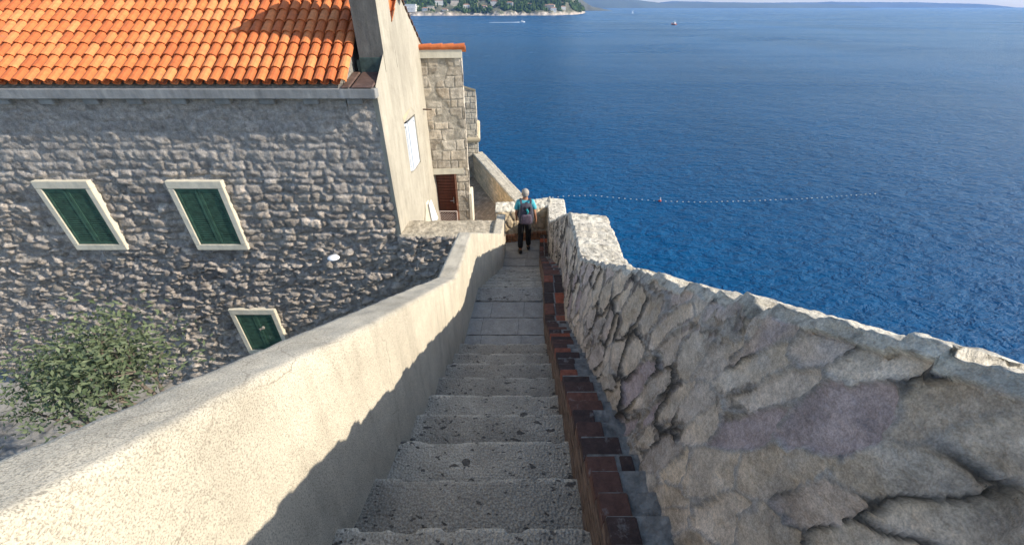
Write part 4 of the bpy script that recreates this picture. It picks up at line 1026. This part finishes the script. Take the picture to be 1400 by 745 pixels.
Rr = [(.13, .10), (.13, .10), (.155, .11), (.09, .075), (.052, .055), (.078, .092), (.066, .08),
      (.085, .09), (.055, .06), (.038, .042), (.085, .09), (.055, .06), (.038, .042),
      (.052, .05), (.038, .038), (.026, .026), (.038, .02), (.052, .05), (.038, .038), (.026, .026), (.038, .02)]
body = skin('body', pts, E, Rr, SK, person)
for sx, base, tipd in ((-1, Vector((-.20, .14, .845)), Vector((.1, .25, -1))), (1, Vector((.29, .065, .825)), Vector((.05, .25, -1)))):
    fm = []; d = tipd.normalized()
    for k, (o_, ln) in enumerate(((-.028, .066), (-.010, .078), (.010, .074), (.028, .058))):
        a = base + Vector((0, o_, -.01)); b_ = a + d * ln * .55; c_ = b_ + (d + Vector((-sx * .5, .1, 0))).normalized() * ln * .5
        fm.append(skin('finger', [a, b_, c_], [(0, 1), (1, 2)], [.009, .008, .007], SK, person, 1))
    a = base + Vector((0, .028, .02)); b_ = a + Vector((-sx * .012, .03, -.028)); c_ = b_ + Vector((-sx * .01, .008, -.03))
    fm.append(skin('finger', [a, b_, c_], [(0, 1), (1, 2)], [.011, .0095, .008], SK, person, 1))
    # fingers belong to the one body mesh
    bmx = bmesh.new(); bmx.from_mesh(body.data)
    for f in fm: bmx.from_mesh(f.data); bpy.data.objects.remove(f)
    bmx.to_mesh(body.data); bmx.free()
bmx = bmesh.new(); bmx.from_mesh(body.data)        # ears and nose
for cx_, cy_, cz_, s_ in ((-.078, .04, 1.60, (.013, .022, .034)), (.078, .04, 1.60, (.013, .022, .034)), (0, .145, 1.60, (.014, .022, .022))):
    g_ = bmesh.ops.create_icosphere(bmx, subdivisions=2, radius=1)
    for v in g_['verts']: v.co = Vector((cx_ + v.co.x * s_[0], cy_ + v.co.y * s_[1], cz_ + v.co.z * s_[2]))
bmx.to_mesh(body.data); bmx.free(); body.data.polygons.foreach_set('use_smooth', [True] * len(body.data.polygons))
SH = plain('turquoise_cloth', (.075, .38, .44), .85, .2, 14, .008, 18); TR = plain('black_cloth', (.010, .010, .012), .9, .2, 10, .004, 20)
skin('shirt', [(0, -.005, .96), (0, -.01, 1.10), (0, 0, 1.28), (0, .01, 1.41), (0, .02, 1.46), (-.17, .01, 1.41), (-.235, -.005, 1.20), (.17, .01, 1.41), (.245, -.02, 1.20)],
     [(0, 1), (1, 2), (2, 3), (3, 4), (3, 5), (5, 6), (3, 7), (7, 8)], [(.165, .125), (.155, .12), (.18, .13), (.11, .09), (.065, .065), (.072, .07), (.066, .066), (.072, .07), (.066, .066)], SH, person)
skin('trousers', [(0, 0, .97), (0, 0, .90), hipL, knL, (-.115, -.085, .13), hipR, knR, (.115, .095, .12)],
     [(0, 1), (1, 2), (2, 3), (3, 4), (1, 5), (5, 6), (6, 7)], [(.15, .115), (.135, .115), (.10, .11), (.075, .08), (.062, .07), (.10, .11), (.075, .08), (.062, .07)], TR, person)
BL = plain('black_leather', (.012, .012, .012), .5, .1)
for nm_, a in (('shoe', anL), ('shoe', anR)):
    skin(nm_, [(a[0], a[1] - .05, .05), (a[0], a[1] + .06, .048), (a[0] + (.02 if a[0] > 0 else -.02), a[1] + .17, .036)], [(0, 1), (1, 2)], [(.045, .05), (.05, .047), (.042, .033)], BL, person)
hair = MB(); bm = bmesh.new(); bmesh.ops.create_uvsphere(bm, u_segments=20, v_segments=12, radius=1)
for v in bm.verts: v.co = Vector((v.co.x * .083, .032 + v.co.y * .09, 1.59 + v.co.z * (.09 if v.co.z > 0 else .065)))
bmesh.ops.delete(bm, geom=[v for v in bm.verts if v.co.y > .08 and v.co.z < 1.62], context='VERTS'); hair.add(bm); o = hair.build('hair', plain('grey_hair', (.24, .22, .20), .9, .2, 60, .003, 120), None, True); o.parent = person
cp = MB(); bm = bmesh.new(); bmesh.ops.create_uvsphere(bm, u_segments=24, v_segments=14, radius=1)
bmesh.ops.delete(bm, geom=[v for v in bm.verts if v.co.z < -.12], context='VERTS')
for v in bm.verts: v.co = Vector((v.co.x * .093, .045 + v.co.y * .105, 1.635 + v.co.z * .098))
cp.add(bm); cp.box((-.06, .13, 1.628), (.06, .225, 1.640), bev=.004); o = cp.build('cap', plain('grey_cap_cloth', (.33, .30, .26), .9, .1, 30), None, True); o.parent = person
# backpack
person.scale = (.95,) * 3; pack = empty('backpack', (.31, 8.72, Z2), R(4)); pack.scale = (.95,) * 3; tag(pack, 'grey and purple backpack worn by the walking man', 'backpack')
bm = bmesh.new(); bmesh.ops.create_cube(bm, size=1); bmesh.ops.subdivide_edges(bm, edges=bm.edges[:], cuts=7, use_grid_fill=True)
for v in bm.verts:
    q = v.co.copy(); n_ = q.normalized(); q = q * .55 + n_ * .5 * .45 * 1.25
    wd = .34 - .10 * max(0, q.z + .1); v.co = Vector((q.x * wd, -.225 + q.y * .20 * (1.05 - .45 * (q.z)), 1.20 + q.z * .50))
pk_ = MB(); pk_.add(bm)
GP = plain('grey_purple_cloth', (.052, .05, .068), .8, .35, 14, .006, 22); o = pk_.build('bag', GP, None, True); o.parent = pack
pk_ = MB(); bm = bmesh.new(); bmesh.ops.create_cube(bm, size=1); bmesh.ops.subdivide_edges(bm, edges=bm.edges[:], cuts=5, use_grid_fill=True)
for v in bm.verts: q = v.co * .55 + v.co.normalized() * .28; v.co = Vector((q.x * .24, -.335 + q.y * .09, 1.10 + q.z * .25))
pk_.add(bm); o = pk_.build('front_pocket', plain('mauve_cloth', (.10, .075, .10), .8, .35, 18, .006, 30), None, True); o.parent = pack
pk_ = MB(); pk_.tube([(.0, -.33, 1.36), (.03, -.345, 1.30), (.02, -.345, 1.25)], .026, 8); o = pk_.build('bottle_pouch', plain('teal_cloth', (.02, .32, .33), .7, .1), None, True); o.parent = pack
pk_ = MB(); pk_.box((-.05, -.325, 1.24), (-.02, -.30, 1.41), bev=.008); pk_.box((.06, -.325, 1.24), (.09, -.30, 1.41), bev=.008); o = pk_.build('side_straps', BL); o.parent = pack
for sx in (-1, 1):
    st = MB(); path = [(.11 * sx, -.155, 1.42), (.12 * sx, -.10, 1.485), (.115 * sx, -.0, 1.50), (.12 * sx, .10, 1.44), (.13 * sx, .15, 1.30), (.15 * sx, .12, 1.12), (.165 * sx, .0, 1.04), (.14 * sx, -.13, 1.02)]
    for (a, b_) in zip(path[:-1], path[1:]):
        a = Vector(a); b_ = Vector(b_); d = (b_ - a); L = d.length; q = d.to_track_quat('Z', 'X'); st.box((-.007, -.026, -.005), (.007, .026, L + .005), M=Matrix.Translation(a) @ q.to_matrix().to_4x4(), bev=.003)
    o = st.build('shoulder_strap', GP); o.parent = pack
pk_ = MB(); pk_.tube([(-.03, -.2, 1.44), (-.02, -.2, 1.48), (.02, -.2, 1.48), (.03, -.2, 1.44)], .008, 6); o = pk_.build('grab_loop', BL); o.parent = pack

# ------------------------------------------------------------------ haze
hz = MB(); hz.box((-12000, -800, -30), (12000, 12800, 420)); hazem = bpy.data.materials.new('haze_air'); hazem.use_nodes = True; nt = hazem.node_tree; nt.nodes.clear()
out = nt.nodes.new('ShaderNodeOutputMaterial'); pv = nt.nodes.new('ShaderNodeVolumePrincipled'); pv.inputs['Color'].default_value = (.24, .48, 1, 1); pv.inputs['Density'].default_value = .00007; pv.inputs['Anisotropy'].default_value = .1
nt.links.new(pv.outputs[0], out.inputs['Volume'])
ho = hz.build('haze', hazem); tag(ho, 'thin blue sea haze', None, None, 'stuff')

# ------------------------------------------------------------------ light
EL, AZ_ = R(31.5), R(98)
w = bpy.data.worlds.new('World'); scene.world = w; w.use_nodes = True; nt = w.node_tree; bg = nt.nodes['Background']
sk = nt.nodes.new('ShaderNodeTexSky'); sk.sky_type = 'NISHITA'; sk.sun_disc = False; sk.sun_elevation = EL; sk.sun_rotation = AZ_; sk.air_density = 1.0; sk.dust_density = .6; sk.ozone_density = 1.0
nt.links.new(sk.outputs[0], bg.inputs[0]); bg.inputs[1].default_value = .15
sd = bpy.data.lights.new('sun', 'SUN'); sd.energy = 4.2; sd.angle = R(.53); sd.color = (1, .91, .78)
so = bpy.data.objects.new('sun', sd); COL.objects.link(so)
dirv = Vector((math.sin(AZ_) * math.cos(EL), math.cos(AZ_) * math.cos(EL), math.sin(EL)))
so.rotation_euler = dirv.to_track_quat('Z', 'Y').to_euler()
# ------------------------------------------------------------------ camera
cd = bpy.data.cameras.new('camera'); cam = bpy.data.objects.new('camera', cd); COL.objects.link(cam)
cd.sensor_width = 36; cd.lens = 36 * 550 / 1400; cd.clip_start = .05; cd.clip_end = 30000
cam.location = (0, 0, 0); cam.rotation_euler = (R(90 - 33.46), 0, 0); scene.camera = cam
scene.view_settings.view_transform = 'Standard'; scene.view_settings.look = 'None'; scene.view_settings.exposure = .68; scene.view_settings.gamma = 1
